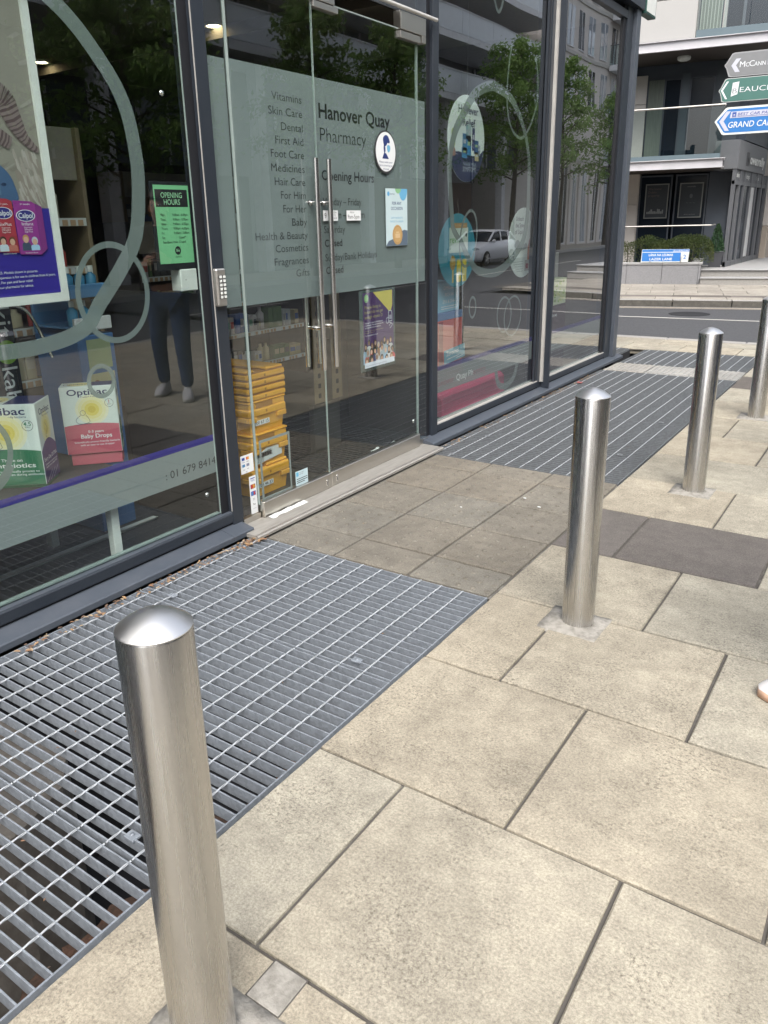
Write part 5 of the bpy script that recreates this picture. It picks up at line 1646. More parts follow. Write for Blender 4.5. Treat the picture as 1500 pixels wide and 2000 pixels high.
# dry leaves and dust caught along the sill
g = MB(); r = random.Random(11)
LC = [C_(.20, .11, .06), C_(.30, .19, .10), C_(.13, .085, .06), C_(.36, .28, .19)]
def leafbit(x, y, z, s):
    a, b = r.uniform(0, 6.28), r.uniform(-.7, .7)
    pts = []
    for u, v in ((-1, 0), (-.3, .45), (.5, .35), (1, 0), (.4, -.4), (-.4, -.42)):
        pts.append((x + s * (u * math.cos(a) - v * math.sin(a)), y + s * (u * math.sin(a) + v * math.cos(a)), z + s * (.4 * b * u + .5 * abs(v) + .3)))
    g.add(pts, [(0, 1, 2, 3), (0, 3, 4, 5)], r.choice(LC))
for k in range(46): leafbit(r.uniform(.02, .10), 2.50 + r.gauss(0, .05), .0, r.uniform(.006, .017))
for k in range(150): leafbit(r.uniform(.012, .075), r.choice((1.35, 1.55, 1.75, 1.95, 2.2, 2.4)) + r.gauss(0, .07), .0, r.uniform(.004, .014))
for k in range(230):
    y = r.choice((4.5, 5.0, 5.35, 5.9, 6.3, 6.45, 7.0, 7.3)) + r.gauss(0, .13)
    leafbit(r.uniform(.015, .075), y, .0, r.uniform(.004, .013))
for k in range(26): leafbit(r.uniform(.1, 1.2), r.uniform(.4, 7.4), .001, r.uniform(.003, .007))
for k in range(40): leafbit(r.uniform(1.19, 1.27), r.uniform(.3, 2.5), -.07, r.uniform(.004, .012))
tag(build('leaf_litter', g), 'dry brown leaves and bits caught along the sill and gratings', 'litter', kind='stuff')
t = tag(None or build('red_wrapper', MB(), None, (.05, 6.75, .0)), 'crumpled red wrapper at the sill near the slim mullion', 'litter') if False else None
g = MB(); r = random.Random(6)
vs_ = [(.05 + .026 * (i % 3) + r.uniform(-.008, .008), 6.86 + .03 * (i // 3) + r.uniform(-.008, .008), .003 + r.uniform(0, .012)) for i in range(9)]
g.add(vs_, [(0, 1, 4, 3), (1, 2, 5, 4), (3, 4, 7, 6), (4, 5, 8, 7)], C_(.30, .09, .085))
tag(build('wrapper', g), 'crumpled red wrapper on the grating beside the sill', 'litter')
g = MB(); r = random.Random(16)
for (x, y, s) in ((1.05, 3.63, .014), (.93, 3.72, .010), (.70, 3.42, .008)):
    g.prism([(x + s * math.cos(a) * r.uniform(.6, 1.1), y + s * .6 * math.sin(a) * r.uniform(.6, 1.1)) for a in (0, 1, 2, 3, 4, 5.2)], .0035, .0050, M_PAPER)
build('white_stain', g, tactile)

# ================================================================== FAR SIDE OF THE SIDE ROAD
A2 = rad(12)
BP = Vector((-1.521, 18.792, 0))
BM = Matrix.Translation(BP) @ Matrix.Rotation(A2, 4, 'Z')   # a along the facade, b into the building, z up
def bw(u, d, z=0): return BM @ Vector((u, d, z))
# granite planter
t = thing('stone_planter', tuple(bw(-1, .3)), 'long grey granite planter wall holding the clipped hedge', 'planter')
g = MB(BM)
u = -7.7
while u < -.05:
    u1 = min(u + .765, 0.0)
    g.bbox((u + .003, 0, -.05), (u1 - .003, .08, .425), .004, M_GRAN); u += .765
g.bbox((-.08, .08, -.05), (0, 2.4, .425), .004, M_GRAN)
build('wall', g, t)
g = MB(BM)
u = -7.7
while u < -.05:
    u1 = min(u + .765, .03)
    g.bbox((u + .002, -.02, .426), (u1 - .002, .2, .475), .006, M_GRANT); u += .765
g.bbox((-.2, .2, .426), (.03, 2.4, .475), .006, M_GRANT)
build('coping', g, t)
g = MB(BM); g.box((-7.7, .08, .2), (-.08, 1.55, .40), M_SOIL); build('earth', g, t)

def leafmat(name, c1, c2, c3):
    m, n, b = newmat(name)
    v = coords(n)
    at = n.nodes.new('ShaderNodeAttribute'); at.attribute_name = 'tint'
    f = ramp(n, noise(n, v, 2.5, 4, .6), .35, .65)
    c = mix(n, f, c1, c2)
    n.links.new(mix(n, 1.0, c, at.outputs['Color'], 'MULTIPLY'), b.inputs['Base Color'])
    b.inputs['Roughness'].default_value = .5
    b.inputs['Specular IOR Level'].default_value = .3
    tl = n.nodes.new('ShaderNodeBsdfTranslucent'); tl.inputs['Color'].default_value = tuple(x * 2.2 for x in c2) + (1,)
    mxs = n.nodes.new('ShaderNodeMixShader'); mxs.inputs[0].default_value = .4
    n.links.new(b.outputs[0], mxs.inputs[1]); n.links.new(tl.outputs[0], mxs.inputs[2]); n.links.new(mxs.outputs[0], n.nodes['Material Output'].inputs['Surface'])
    return m
M_LEAF = leafmat('tree_leaf', (.075, .13, .04), (.13, .20, .06), None)
M_HEDGE = leafmat('hedge_leaf', (.028, .05, .018), (.062, .078, .026), None)
M_CONIF = leafmat('conifer_leaf', (.03, .075, .035), (.045, .09, .045), None)
M_BARK = pm('bark', (.10, .085, .07), .9, col2=(.055, .048, .04), vs_=14, bmp=.6, bs=30, bd=.01)

def leaves(g, pts, size, mat, r, up_bias=.4):
    for p in pts:
        s = size * r.uniform(.6, 1.25)
        n_ = Vector((r.gauss(0, 1), r.gauss(0, 1), r.gauss(up_bias, .8))).normalized()
        a = n_.orthogonal().normalized(); a.rotate(Matrix.Rotation(r.uniform(0, 6.28), 3, n_)); b = n_.cross(a)
        p = Vector(p)
        n0 = len(g.v)
        g.add([p - a * s, p - b * s * .5 + n_ * s * .15, p + a * s, p + b * s * .5 + n_ * s * .15], [(0, 1, 2), (0, 2, 3)], mat)
        t = r.uniform(.6, 1.45); y = r.uniform(.9, 1.15)
        g.tint += [(t * y, t, t * .9)] * (len(g.v) - n0)

# clipped hedge: two rounded mounds
t = thing('hedge', tuple(bw(-1, .7, .4)), 'clipped dark green hedge with a rounded end above the street name board', 'hedge')
g = MB(); g.tint = []; r = random.Random(3)
def hedge_pts(n, u0, u1, h, ph):
    out = []
    for _ in range(n):
        u = r.uniform(u0, u1); a = r.uniform(0, math.pi)
        e = min(1, (u1 - u) / .45, ) if u1 > 0 else 1
        e = math.sqrt(max(0, 1 - (1 - e) ** 2)) if e < 1 else 1
        hh = h * (.88 + .10 * math.sin(u * 4.1 + ph) + .05 * math.sin(u * 9)) * (.35 + .65 * e)
        k = r.uniform(.80, 1.04)
        out.append(bw(u, .72 - .62 * math.cos(a) * k * (.6 + .4 * e), .43 + hh * (math.sin(a) ** .6) * k))
    return out
leaves(g, hedge_pts(9000, -5.5, -.75, .60, 0), .022, M_HEDGE, r)
leaves(g, hedge_pts(7500, -1.25, .24, .66, 2), .022, M_HEDGE, r)
build('foliage', g, t)
g = MB()
for k in range(14): 
    p = bw(-4.8 + k * .35, .7, .3); q = bw(-4.8 + k * .35 + r.uniform(-.1, .1), .7 + r.uniform(-.2, .2), .85); g.tube([p, (p + q) / 2 + Vector((.03, 0, 0)), q], [.02, .014, .006], 6, M_BARK)
build('stem', g, t)
# street name board
BLUE = C_(.035, .19, .55)
t = thing('street_name_board', tuple(bw(-.8, -.05, .47)), 'blue street name board reading Lazer Lane on the planter wall', 'street sign')
SM = BM @ Matrix(((1, 0, 0, 0), (0, 0, -1, -.034), (0, 1, 0, 0), (0, 0, 0, 1)))
g = MB(SM); g.prism([(-1.285, .478), (-.285, .478), (-.27, .762), (-1.27, .762)], -.012, 0, M_WHITE); b_ = build('board', g, t)
g = MB(SM); g.prism(rect(-1.265, .705, -.275, .757), .0005, .001, BLUE); g.prism(rect(-1.265, .502, -.445, .69), .0005, .001, BLUE); 
g.text('docklands', -.285, .712, .0015, WH, h=.03, w=.33, align='R', bold=.02)
g.text('L\u00c1NA NA LEUMAR', -.86, .615, .0015, WH, h=.05, w=.52, align='C', bold=.02); g.text('LAZER LANE', -.86, .525, .0015, WH, h=.05, w=.48, align='C', bold=.02)
g.text('2', -.36, .555, .0015, BLUE, h=.085, align='C', bold=.015); build('lettering', g, b_)
g = MB(BM)
for u in (-1.1, -.45): g.bbox((u, -.034, .475), (u + .03, .0, .6), .002, M_ALU)
build('bracket', g, t)
# steps and terrace
g = MB(BM)
g.bbox((.004, -.10, -.1), (6.5, .32, .15), .008, M_KERB); g.bbox((.004, -.125, .128), (6.5, .29, .152), .006, M_GRANT)
g.bbox((.004, .30, -.1), (6.5, .70, .30), .008, M_KERB); g.bbox((.004, .255, .285), (6.5, .70, .312), .006, M_GRANT)
g.bbox((.004, .70, -.1), (6.5, 11, .308), .008, M_GRANT)
tag(build('terrace_pavement', g), kind='structure')

# balcony building
M_BCLAD = pm('dark_cladding', (.055, .068, .088), .5, col2=(.07, .08, .10), vs_=2)
M_BSTONE = pm('limestone_panel', (.60, .56, .52), .8, col2=(.54, .505, .47), vs_=1.5, bmp=.1, bs=40)
M_BWHITE = pm('white_render', (.37, .362, .35), .8, col2=(.345, .338, .325), vs_=1)
M_BSTEEL = pm('grey_steel_edge', (.46, .45, .47), .5, col2=(.40, .395, .41), vs_=3)
M_SOFFIT = pm('dark_soffit', (.06, .05, .045), .7)
M_DGL = pm('dark_window', (.014, .020, .030), .12, spec=.10)
M_CURT = pm('net_curtain', (.20, .22, .19), .9, col2=(.13, .15, .13), vs_=3, scale=(30, 30, 1))
bb = thing('balcony_building', tuple(bw(-1, 3)), 'apartment building with steel edged glass balconies beyond the side road', 'building')
g = MB(BM)
g.box((-8, 2.03, 2.46), (.45, 8, 14), M_BCLAD)
g.box((-8, 2.03, .1), (-1.60, 8, 2.46), M_BSTONE)
g.bbox((-2.6, 1.99, .35), (-1.62, 2.03, 1.23), .004, M_BSTONE); g.bbox((-2.6, 1.99, 1.24), (-1.62, 2.03, 1.75), .004, M_BSTONE); g.bbox((-2.6, 1.99, 1.76), (-1.62, 2.03, 2.46), .004, M_BSTONE)
g.box((-1.60, 2.5, .1), (.45, 8, 2.46), M_DGL)
g.bbox((-3.2, 1.98, 2.62), (-1.60, 2.03, 4.0), .004, M_BSTONE); g.bbox((-3.2, 1.98, 4.01), (-1.60, 2.03, 4.62), .004, M_BSTONE)
build('wall', g, bb)
g = MB(BM)
g.bbox((-8, .46, 5.03), (-.60, 2.03, 5.80), .01, M_BWHITE); g.bbox((-8, .46, 5.815), (-.60, 2.03, 8.2), .01, M_BWHITE)
g.box((-8, .45, 8.21), (-.6, 2.03, 14), M_BSTONE)
build('render_wall', g, bb)
# ground floor glazing
def pframe(u0, u1, z0, z1, d, parent, mat=M_DGL, fr=M_BCLAD, w=.035, name='window'):
    g = MB(BM); g.box((u0, d + .03, z0), (u1, d + .05, z1), mat); o = build(name, g, parent)
    g = MB(BM)
    for q in ((u0 - w, z0, u0, z1), (u1, z0, u1 + w, z1), (u0 - w, z1, u1 + w, z1 + w), (u0 - w, z0 - w, u1 + w, z0)): g.box((q[0], d, q[1]), (q[2], d + .06, q[3]), fr)
    build('frame', g, o); return o
for (u0, u1) in ((-1.56, -.88), (-.74, -.08)):
    pframe(u0, u1, .36, 2.38, 2.06, bb)
g = MB(BM); g.box((-.03, 2.06, .3), (.46, 2.12, 2.46), M_BCLAD); build('cladding', g, bb)
g = MB(BM); g.box((-1.64, 2.05, .3), (-1.60, 2.12, 2.46), M_BCLAD); build('jamb', g, bb)
for (u0, u1, k) in ((-1.45, -.91, 0), (-.665, -.135, 1)):
    pt = thing('window_poster', tuple(bw((u0 + u1) / 2, 2.05, 1.4)), ('left framed dark property poster in the ground floor window across the road', 'right framed dark property poster in the ground floor window across the road')[k], 'poster', 'framed posters in the far window')
    PMx = BM @ Matrix(((1, 0, 0, 0), (0, 0, -1, 2.05), (0, 1, 0, 0), (0, 0, 0, 1)))
    g = MB(PMx); g.ring(rect(u0, 1.42, u1, 2.22), rect(u0 + .025, 1.445, u1 - .025, 2.195), 0, .012, C_(.22, .23, .22)); build('frame', g, pt)
    g = MB(PMx); g.prism(rect(u0 + .025, 1.445, u1 - .025, 2.195), 0, .004, C_(.02, .027, .035)); sh = build('sheet', g, pt)
    g = MB(PMx)
    GY = C_(.22, .23, .23)
    if k == 0:
        for j, s_ in enumerate(('We know', 'Dublin', 'property')): g.text(s_, u0 + .07, 2.08 - j * .075, .0045, C_(.12, .08, .08), h=.05)
        x = u0 + .06; r = random.Random(4)
        while x < u1 - .09: 
            w_ = r.uniform(.02, .04); g.prism(rect(x, 1.53, x + w_, 1.53 + r.uniform(.04, .12)), .0045, .005, GY); x += w_ + .006
    else:
        g.text('owenreilly', u0 + .26, 2.12, .0045, GY, h=.03, align='C', bold=.01); g.prism(ell2(u0 + .27, 1.92, .035, .05, 20), .0045, .005, C_(.10, .11, .12)); g.text('~ ~ ~', u0 + .27, 1.75, .0045, GY, h=.03, align='C', w=.2); g.text('Best wishes', u0 + .27, 1.49, .0045, GY, h=.02, align='C', w=.24)
    build('print', g, sh)
g = MB(BM); g.tube([bw(-7.7, .3, 1.20), bw(.18, .3, 1.262)], .016, 8, M_ALU) if False else None
g = MB(); g.tube([bw(-7.7, .35, 1.245), bw(.12, .35, 1.255)], .016, 8, M_ALU); g.tube([bw(.12, .35, 1.255), bw(.2, .6, 1.27)], .012, 8, M_ALU)
for u in (-6, -4): g.tube([bw(u, .35, .45), bw(u, .35, 1.245)], .012, 8, M_ALU)
rail_o = build('guard_rail', g, None, tuple(bw(-1, .35, .45))); tag(rail_o, 'thin metal guard rail above the hedge across the road', 'rail')
# balconies
def balcony(u0, u1, zb, zt, d0, d1, glass_top, ret=True, name='balcony', ug=None):
    g = MB(BM)
    g.bbox((u0, d0 + .01, zb), (u1 - .01, d1, zt - .012), .004, M_SOFFIT)
    b_ = build(name, g, bb)
    g = MB(BM)
    g.bbox((u0, d0 - .01, zb - .005), (u1, d0 + .012, zt), .003, M_BSTEEL); g.bbox((u0, d0 - .06, zt - .016), (u1 + .05, d0 + .03, zt), .003, M_BSTEEL); g.bbox((u0, d0 - .05, zb - .005), (u1 + .04, d0 - .01, zb + .012), .003, M_BSTEEL)
    if ret:
        g.bbox((u1 - .012, d0 + .012, zb - .005), (u1 + .01, d1, zt), .003, M_BSTEEL); g.bbox((u1, d0 + .03, zt - .016), (u1 + .05, d1, zt), .003, M_BSTEEL); g.bbox((u1 + .01, d0, zb - .005), (u1 + .04, d1, zb + .012), .003, M_BSTEEL)
    for u in (-1.5, -.6, .1): 
        if u0 < u < u1: g.lathe([(.012, 0), (.012, .006)], tuple((0, 0, 0)), 8, M_ALU) if False else None
    build('edge_beam', g, b_)
    if ug is not None: u0 = ug
    g = MB(BM); g.box((u0, d0 + .05, zt + .0), (u1 - .06, d0 + .07, zt + (.10 if ug is None else .16)), C_(.10, .14, .16)); build('upstand', g, b_)
    g = MB(BM)
    us = [u0, u0 + (u1 - u0) * .33, u0 + (u1 - u0) * .66, u1 - .06] if u1 - u0 < 3 else [u0 + i * (u1 - .06 - u0) / 7 for i in range(8)]
    for a, b in zip(us, us[1:]): g.box((a + .006, d0 + .052, zt + .10), (b - .006, d0 + .066, glass_top - .03), M_FARGL)
    if ret: g.box((u1 - .07, d0 + .08, zt), (u1 - .056, d1, glass_top - .03), M_FARGL)
    build('glass_panel', g, b_)
    g = MB(); g.tube([bw(u0, d0 + .06, glass_top), bw(u1 - .06, d0 + .06, glass_top)], .02, 8, M_ALU)
    if ret: g.tube([bw(u1 - .06, d0 + .06, glass_top), bw(u1 - .06, d1, glass_top)], .02, 8, M_ALU)
    build('handrail', g, b_)
balcony(-8, .20, 2.455, 2.645, .4, 2.03, 3.71)
balcony(-8, 3.0, 4.82, 5.015, .4, 2.03, 6.1, ret=True, ug=-.585)
# first floor doors behind the balcony
for (u0, u1, m_) in ((-1.18, -.86, M_DGL), (-.62, -.14, M_DGL)):
    pframe(u0, u1, 2.70, 4.48, 1.96, bb, m_)
g = MB(BM); g.box((-1.56, 1.97, 2.66), (-1.19, 2.0, 4.5), M_CURT); build('curtain', g, bb)
g = MB(BM); g.box((-.10, 1.975, 2.66), (.45, 2.02, 4.8), C_(.06, .075, .09)); build('cladding', g, bb)
g = MB(BM); g.box((-.835, 1.975, 2.66), (-.66, 2.02, 4.6), C_(.075, .095, .115)); build('cladding', g, bb)
g = MB(); c_ = bw(-.81, 1.2, 4.80)
g.lathe([(.14, .02), (.145, -.01), (.13, -.045), (.08, -.07), (.001, -.078)], tuple(c_), 24, M_WHITE); build('ceiling_lamp', g, bb)
# second floor
g = MB(BM); g.box((-.58, 1.98, 5.03), (-.14, 2.02, 8), M_CURT); g.box((-.10, 1.97, 5.03), (-.02, 2.05, 8), M_BWHITE); g.box((0, 1.99, 5.03), (3, 2.02, 8), M_DGL)
for k in range(7): g.box((-.57 + k * .07, 1.96, 5.03), (-.55 + k * .07, 1.979, 8), C_(.33, .36, .32))
build('window', g, bb)
g = MB(BM); g.box((.3, 1.95, 5.03), (.36, 1.989, 8), M_BCLAD); g.box((.9, 1.95, 5.03), (.96, 1.989, 8), M_BCLAD); build('mullion', g, bb)
g = MB(BM); g.box((.45, 2.031, 4.82), (6, 8, 14), M_BCLAD); build('upper_wall', g, bb)

# dark estate agent front running away from the corner
SX = -1.25
ea = thing('estate_agent_shop', (SX, 21.5, .3), 'dark grey estate agent shopfront with a projecting name box at the far corner', 'shop')
g = MB()
g.box((-9, 20.9, .2), (SX - .06, 24.4, 2.44), M_DGL)
g.box((-9, 20.9, 3.1), (SX - .05, 24.5, 4.7), M_BCLAD)
build('wall', g, ea)
g = MB(); g.bbox((SX - .5, 19.98, 2.44), (SX + .02, 23.66, 3.05), .01, C_(.12, .125, .135)); nb = build('name_box', g, ea)
g = MB(FX(SX + .0205)); g.text('owenreilly', 21.26, 2.60, .03, M_WHITE, h=.20, w=1.95, bold=.03); g.prism(rect(20.95, 2.54, 21.25, 2.84), 0, .002, C_(.02, .02, .025)); build('lettering', g, nb)
g = MB()
for y, w_ in ((20.0, .12), (20.6, .07), (21.15, .07), (22.0, .07), (22.75, .10), (23.5, .16), (24.2, .2)):
    g.bbox((SX - .08, y, .28), (SX, y + w_, 2.44), .006, C_(.10, .105, .115))
g.box((SX - .07, 20.0, 2.12), (SX - .01, 24.3, 2.2), C_(.10, .105, .115)); g.box((SX - .07, 20.0, .28), (SX - .01, 24.3, .42), C_(.09, .095, .105))
build('frame', g, ea)
g = MB(); g.box((SX - .06, 20.08, 2.2), (SX - .02, 24.2, 2.43), C_(.075, .08, .09)); fp_ = build('fascia', g, ea)
g = MB(FX(SX - .0195))
for y, s_ in ((20.35, 'sales'), (21.6, 'lettings'), (22.9, 'homes')): g.text(s_, y, 2.28, 0, M_WHITE, h=.10, align='C', w=.4)
build('lettering', g, fp_)
for (y0, y1) in ((20.67, 21.15), (21.22, 22.0)):
    g = MB(); g.box((SX - .055, y0, .42), (SX - .045, y1, 2.12), M_DGL); d_ = build('door', g, ea)
    g = MB(); g.bbox((SX - .044, y0 + .02, .45), (SX - .02, y0 + .05, 2.1), .003, M_ALU); build('edge', g, d_)
g = MB(); g.bbox((SX - .03, 22.15, .45), (SX + .0, 22.5, 2.1), .004, C_(.42, .43, .44)); build('pale_panel', g, ea)
t = thing('stone_corner_wall', (-1.2, 25, .3), 'pale stone wall end beyond the dark estate agent shop', 'wall')
g = MB(); g.bbox((-3, 24.52, .2), (-1.12, 30, 1.15), .01, C_(.42, .36, .30)); g.bbox((-3, 24.54, 1.16), (-1.14, 30, 14), .01, M_BSTONE); build('stone', g, t)
# potted conifer
c_ = bw(.28, 1.15, .31)
t = thing('potted_conifer', tuple(c_), 'small conifer in a square dark pot beside the steps', 'potted plant')
g = MB(Matrix.Translation(c_) @ Matrix.Rotation(A2, 4, 'Z')); v = []
for s, z in ((.125, 0), (.16, .33)): v += [(-s, -s, z), (s, -s, z), (s, s, z), (-s, s, z)]
g.add(v, [(0, 3, 2, 1), (0, 1, 5, 4), (1, 2, 6, 5), (2, 3, 7, 6), (3, 0, 4, 7)], C_(.05, .052, .06)); g.bbox((-.17, -.17, .33), (.17, .17, .36), .006, C_(.06, .062, .07)); build('pot', g, t)
g = MB(); g.tint = []; r = random.Random(8); pts = []
for _ in range(3200):
    z = r.random() ** 1.2; a = r.uniform(0, 6.28); q = (.17 * (1 - z) ** .75 + .02) * math.sqrt(r.uniform(.25, 1)) * (1 + .2 * math.sin(a * 5 + z * 12))
    pts.append(c_ + Vector((q * math.cos(a), q * math.sin(a), .34 + .62 * z)))
leaves(g, pts, .018, M_CONIF, r); build('foliage', g, t)
g = MB(); g.tube([c_ + Vector((0, 0, .3)), c_ + Vector((0, 0, .9))], [.015, .004], 6, M_BARK); build('trunk', g, t)

# finger post
PA = rad(8)
FK = 15.9 / 7
PP = Vector((-.854, 15.541, 1.44 * (1 - FK)))
FPM = Matrix.Translation(PP) @ Matrix.Rotation(PA, 4, 'Z') @ Matrix(((1, 0, 0, 0), (0, 0, -1, 0), (0, 1, 0, 0), (0, 0, 0, 1))) @ Matrix.Scale(FK, 4)
t = thing('finger_post', tuple((FPM @ Vector((.57, 0, -.035))).xy) + (0,), 'finger post with grey, green and blue direction arms', 'signpost')
g = MB(); p0 = FPM @ Vector((.57, 0, -.034)); g.tube([(p0.x, p0.y, -.05), (p0.x, p0.y, 4.25)], .06, 20, M_FRAME); g.ell((p0.x, p0.y, 4.25), (.065, .065, .05), M_FRAME); build('pole', g, t)
def arm(name, tip, zt, zb, x0, x1, fcol, border, bw_=.012):
    zm = (zt + zb) / 2
    H = (zt - zb) / 2
    sh_ = [(tip, zm), (x0, zt), (x1, zt), (x1, zb), (x0 - .012, zb)]
    # rounded tip
    P = spline([(tip + .012, zm - .018), (tip, zm), (tip + .012, zm + .018)], 4) + [(x0 - .008, zt - .006), (x0 + .006, zt), (x1, zt), (x1, zb), (x0 - .002, zb), (x0 - .018, zb + .006)]
    cx, cz = (tip + x1) / 2, zm
    g = MB(FPM); g.prism(P, -.004, .004, border); a_ = build(name, g, t)
    k = (H - bw_) / H
    q = bw_ * 1.15
    Pi = [(tip + q + (x - tip) * ((x1 - tip - 2 * q) / (x1 - tip)), zm + (z - zm) * k) for x, z in P]
    g = MB(FPM); g.prism(Pi, .0042, .005, fcol); f_ = build('face', g, a_)
    return f_
AB = arm('blue_arm', 0.0, 2.222, 2.030, .075, .60, C_(.025, .17, .47), M_WHITE, .014)
AG = arm('green_arm', .005, 2.421, 2.258, .05, .60, C_(.06, .16, .135), C_(.45, .47, .46), .005)
AY = arm('grey_arm', .027, 2.592, 2.428, .08, .60, C_(.20, .205, .21), C_(.30, .305, .31), .008)
def chev(g, x, zm, h, w, th, mat):
    g.prism([(x, zm), (x + w, zm + h), (x + w + th, zm + h), (x + th, zm), (x + w + th, zm - h), (x + w, zm - h)], .0055, .006, mat)
LV = C_(.52, .52, .60)
g = MB(FPM); chev(g, .032, 2.126, .068, .045, .030, LV)
g.prism([(.104, 2.145), (.56, 2.145), (.56, 2.190), (.110, 2.190)], .0055, .006, LV)
g.prism(rect(.119, 2.150, .147, 2.185), .0063, .0067, C_(.04, .09, .33)); g.prism(rect(.122, 2.1515, .144, 2.1535), .0069, .0071, LV); g.prism([(.126, 2.162), (.128, 2.170), (.138, 2.170), (.140, 2.162)], .0069, .0071, LV)
g.text('BEST CAR PARKS', .156, 2.160, .0065, C_(.05, .08, .28), h=.0185, w=.265, bold=.012, shear=.15); g.prism(rect(.156, 2.152, .46, 2.155), .0063, .0066, C_(.05, .08, .28))
g.text('GRAND CANAL', .098, 2.078, .0065, WH, h=.040, w=.365, bold=.006, shear=.12); build('lettering', g, AB)
g = MB(FPM); chev(g, .020, 2.340, .060, .036, .014, WH)
g.prism([(.093, 2.295), (.098, 2.388), (.142, 2.394), (.137, 2.308)], .0055, .006, WH)
g.text('B', .102, 2.315, .0065, C_(.08, .10, .10), h=.034, w=.03, bold=-.01); g.text('EAUCHAMPS', .151, 2.320, .0065, WH, h=.034, w=.40, bold=-.006); build('lettering', g, AG)
g = MB(FPM); chev(g, .074, 2.505, .045, .03, .032, C_(.52, .53, .60))
g.text('M', .132, 2.490, .0065, WH, h=.038); g.text('C', .172, 2.490, .0065, WH, h=.027); g.text('C', .196, 2.490, .0065, WH, h=.038); g.text('ANN', .230, 2.490, .0065, WH, h=.027, w=.075); g.text('F', .320, 2.490, .0065, WH, h=.038); g.text('ITZGERALD', .342, 2.490, .0065, WH, h=.027, w=.20); build('lettering', g, AY)

# ================================================================== TREES
def tree(x, y, z0, z1, rad_, n, seed, label):
    t = thing('street_tree', (x, y, 0), label, 'tree', 'street trees across the main road')
    r = random.Random(seed)
    g = MB()
    H = z1 - z0
    top = Vector((x + r.uniform(-.2, .2), y + r.uniform(-.2, .2), z1 - .8))
    g.tube([(x, y, -.05), (x + .03, y, z0 * .5), (x, y + .04, z0 + .2), (top.x * .5 + x * .5, y, z0 + H * .5), tuple(top)], [.13, .105, .085, .055, .012], 10, M_BARK)
    br = []
    for k in range(34):
        z = z0 + H * (.02 + .86 * k / 34); a = k * 2.4 + r.uniform(-.3, .3)
        f = (z - z0) / H
        L = rad_ * (1 - f) ** .62 * (.55 + .45 * min(1, f * 5 + .35)) * r.uniform(.75, 1.1)
        p = Vector((x, y, z)); q = p + Vector((math.cos(a) * L, math.sin(a) * L, L * r.uniform(.05, .45) - .15))
        m_ = (p + q) / 2 + Vector((0, 0, .15 * L))
        g.tube([p, m_, q], [.03 * (1 - f) + .012, .016, .004], 5, M_BARK, caps=False)
        br.append((p, m_, q, L))
    build('trunk', g, t)
    g = MB(); g.tint = []
    pts = []
    for k in range(n):
        p, m_, q, L = br[int(r.random() ** .85 * len(br))]
        s = r.uniform(.25, 1.06)
        c = p.lerp(m_, s * 2) if s < .5 else m_.lerp(q, s * 2 - 1)
        w = .10 + .28 * L * .35 * (1.15 - s)
        pts.append(c + Vector((r.gauss(0, w), r.gauss(0, w), r.gauss(0, .13) - .12 * abs(r.gauss(0, 1)))))
    leaves(g, pts, .085, M_LEAF, r, .6)
    build('crown', g, t)
tree(12.5, 33.2, 3.0, 9.2, 3.1, 9000, 1, 'leafy street tree mirrored in the middle window, above the white car')
tree(12.7, 39.2, 3.2, 9.4, 2.5, 7000, 2, 'leafy street tree mirrored in the last window before the pale stone building')
tree(12.3, 12.4, 2.3, 7.2, 3.0, 8000, 3, 'dark leafy tree mirrored in the left window above the opening hours sign')
tree(12.3, 18.9, 2.9, 8.2, 2.0, 6000, 4, 'leafy tree mirrored above the film at the middle of the doors')
tree(12.3, 23.4, 3.0, 8.0, 2.4, 7000, 5, 'leafy tree mirrored above the film at the right end of the doors')
tree(12.6, 46.0, 3.2, 8.6, 2.0, 4000, 6, 'slim street tree mirrored beside the shop corner post')
tree(12.3, 6.2, 2.6, 7.6, 2.8, 6000, 7, 'dark tree mirrored at the top of the left window behind the framed poster')

# ================================================================== BUILDINGS ACROSS THE MAIN ROAD
M_OPDK = pm('opposite_dark_wall', (.22, .22, .235), .6, col2=(.27, .265, .26), vs_=.8)
M_OPBR = pm('opposite_brown_wall', (.13, .095, .08), .8, col2=(.11, .08, .07), vs_=.8)
M_OPSL = pm('opposite_concrete', (.70, .70, .71), .8)
ob = thing('apartment_block', (15.5, 16, 0), 'dark apartment block with frosted balconies, mirrored across the shop windows', 'building')
g = MB()
g.box((17.2, 20, -.1), (27, 43.2, 13.0), M_OPDK); g.box((17.2, -34, -.1), (27, 19.99, 13.0), C_(.04, .04, .043))
g.box((15.9, -34, -.1), (17.19, 20, 3.0), C_(.04, .04, .043))
for y in range(-34, 43, 6): g.box((15.3, y, -.1), (15.7, y + .4, 6.4), M_OPSL)
g.box((16.0, 24, -.1), (17.2, 36, 3.2), M_OPBR)
g.box((15.9, 38.4, -.1), (17.2, 43.2, 4.0), M_BSTONE)
build('wall', g, ob)
for z in (6.4, 8.72, 11.0):
    g = MB(); g.box((14.85, -34, z), (17.2, 43.2, z + .26), M_OPSL); bl = build('balcony', g, ob)
    g = MB()
    y = -34
    while y < 43.2:
        y1 = min(y + 2.9, 43.2)
        if not (-12 < y < -6): g.box((14.86, y + .015, z + .28), (14.89, y1 - .015, z + 1.16), M_BALGL)
        y += 2.9
    build('glass_panel', g, bl)
    g = MB(); g.box((14.83, -34, z + 1.16), (14.91, 43.2, z + 1.20), M_OPSL); build('handrail', g, bl)
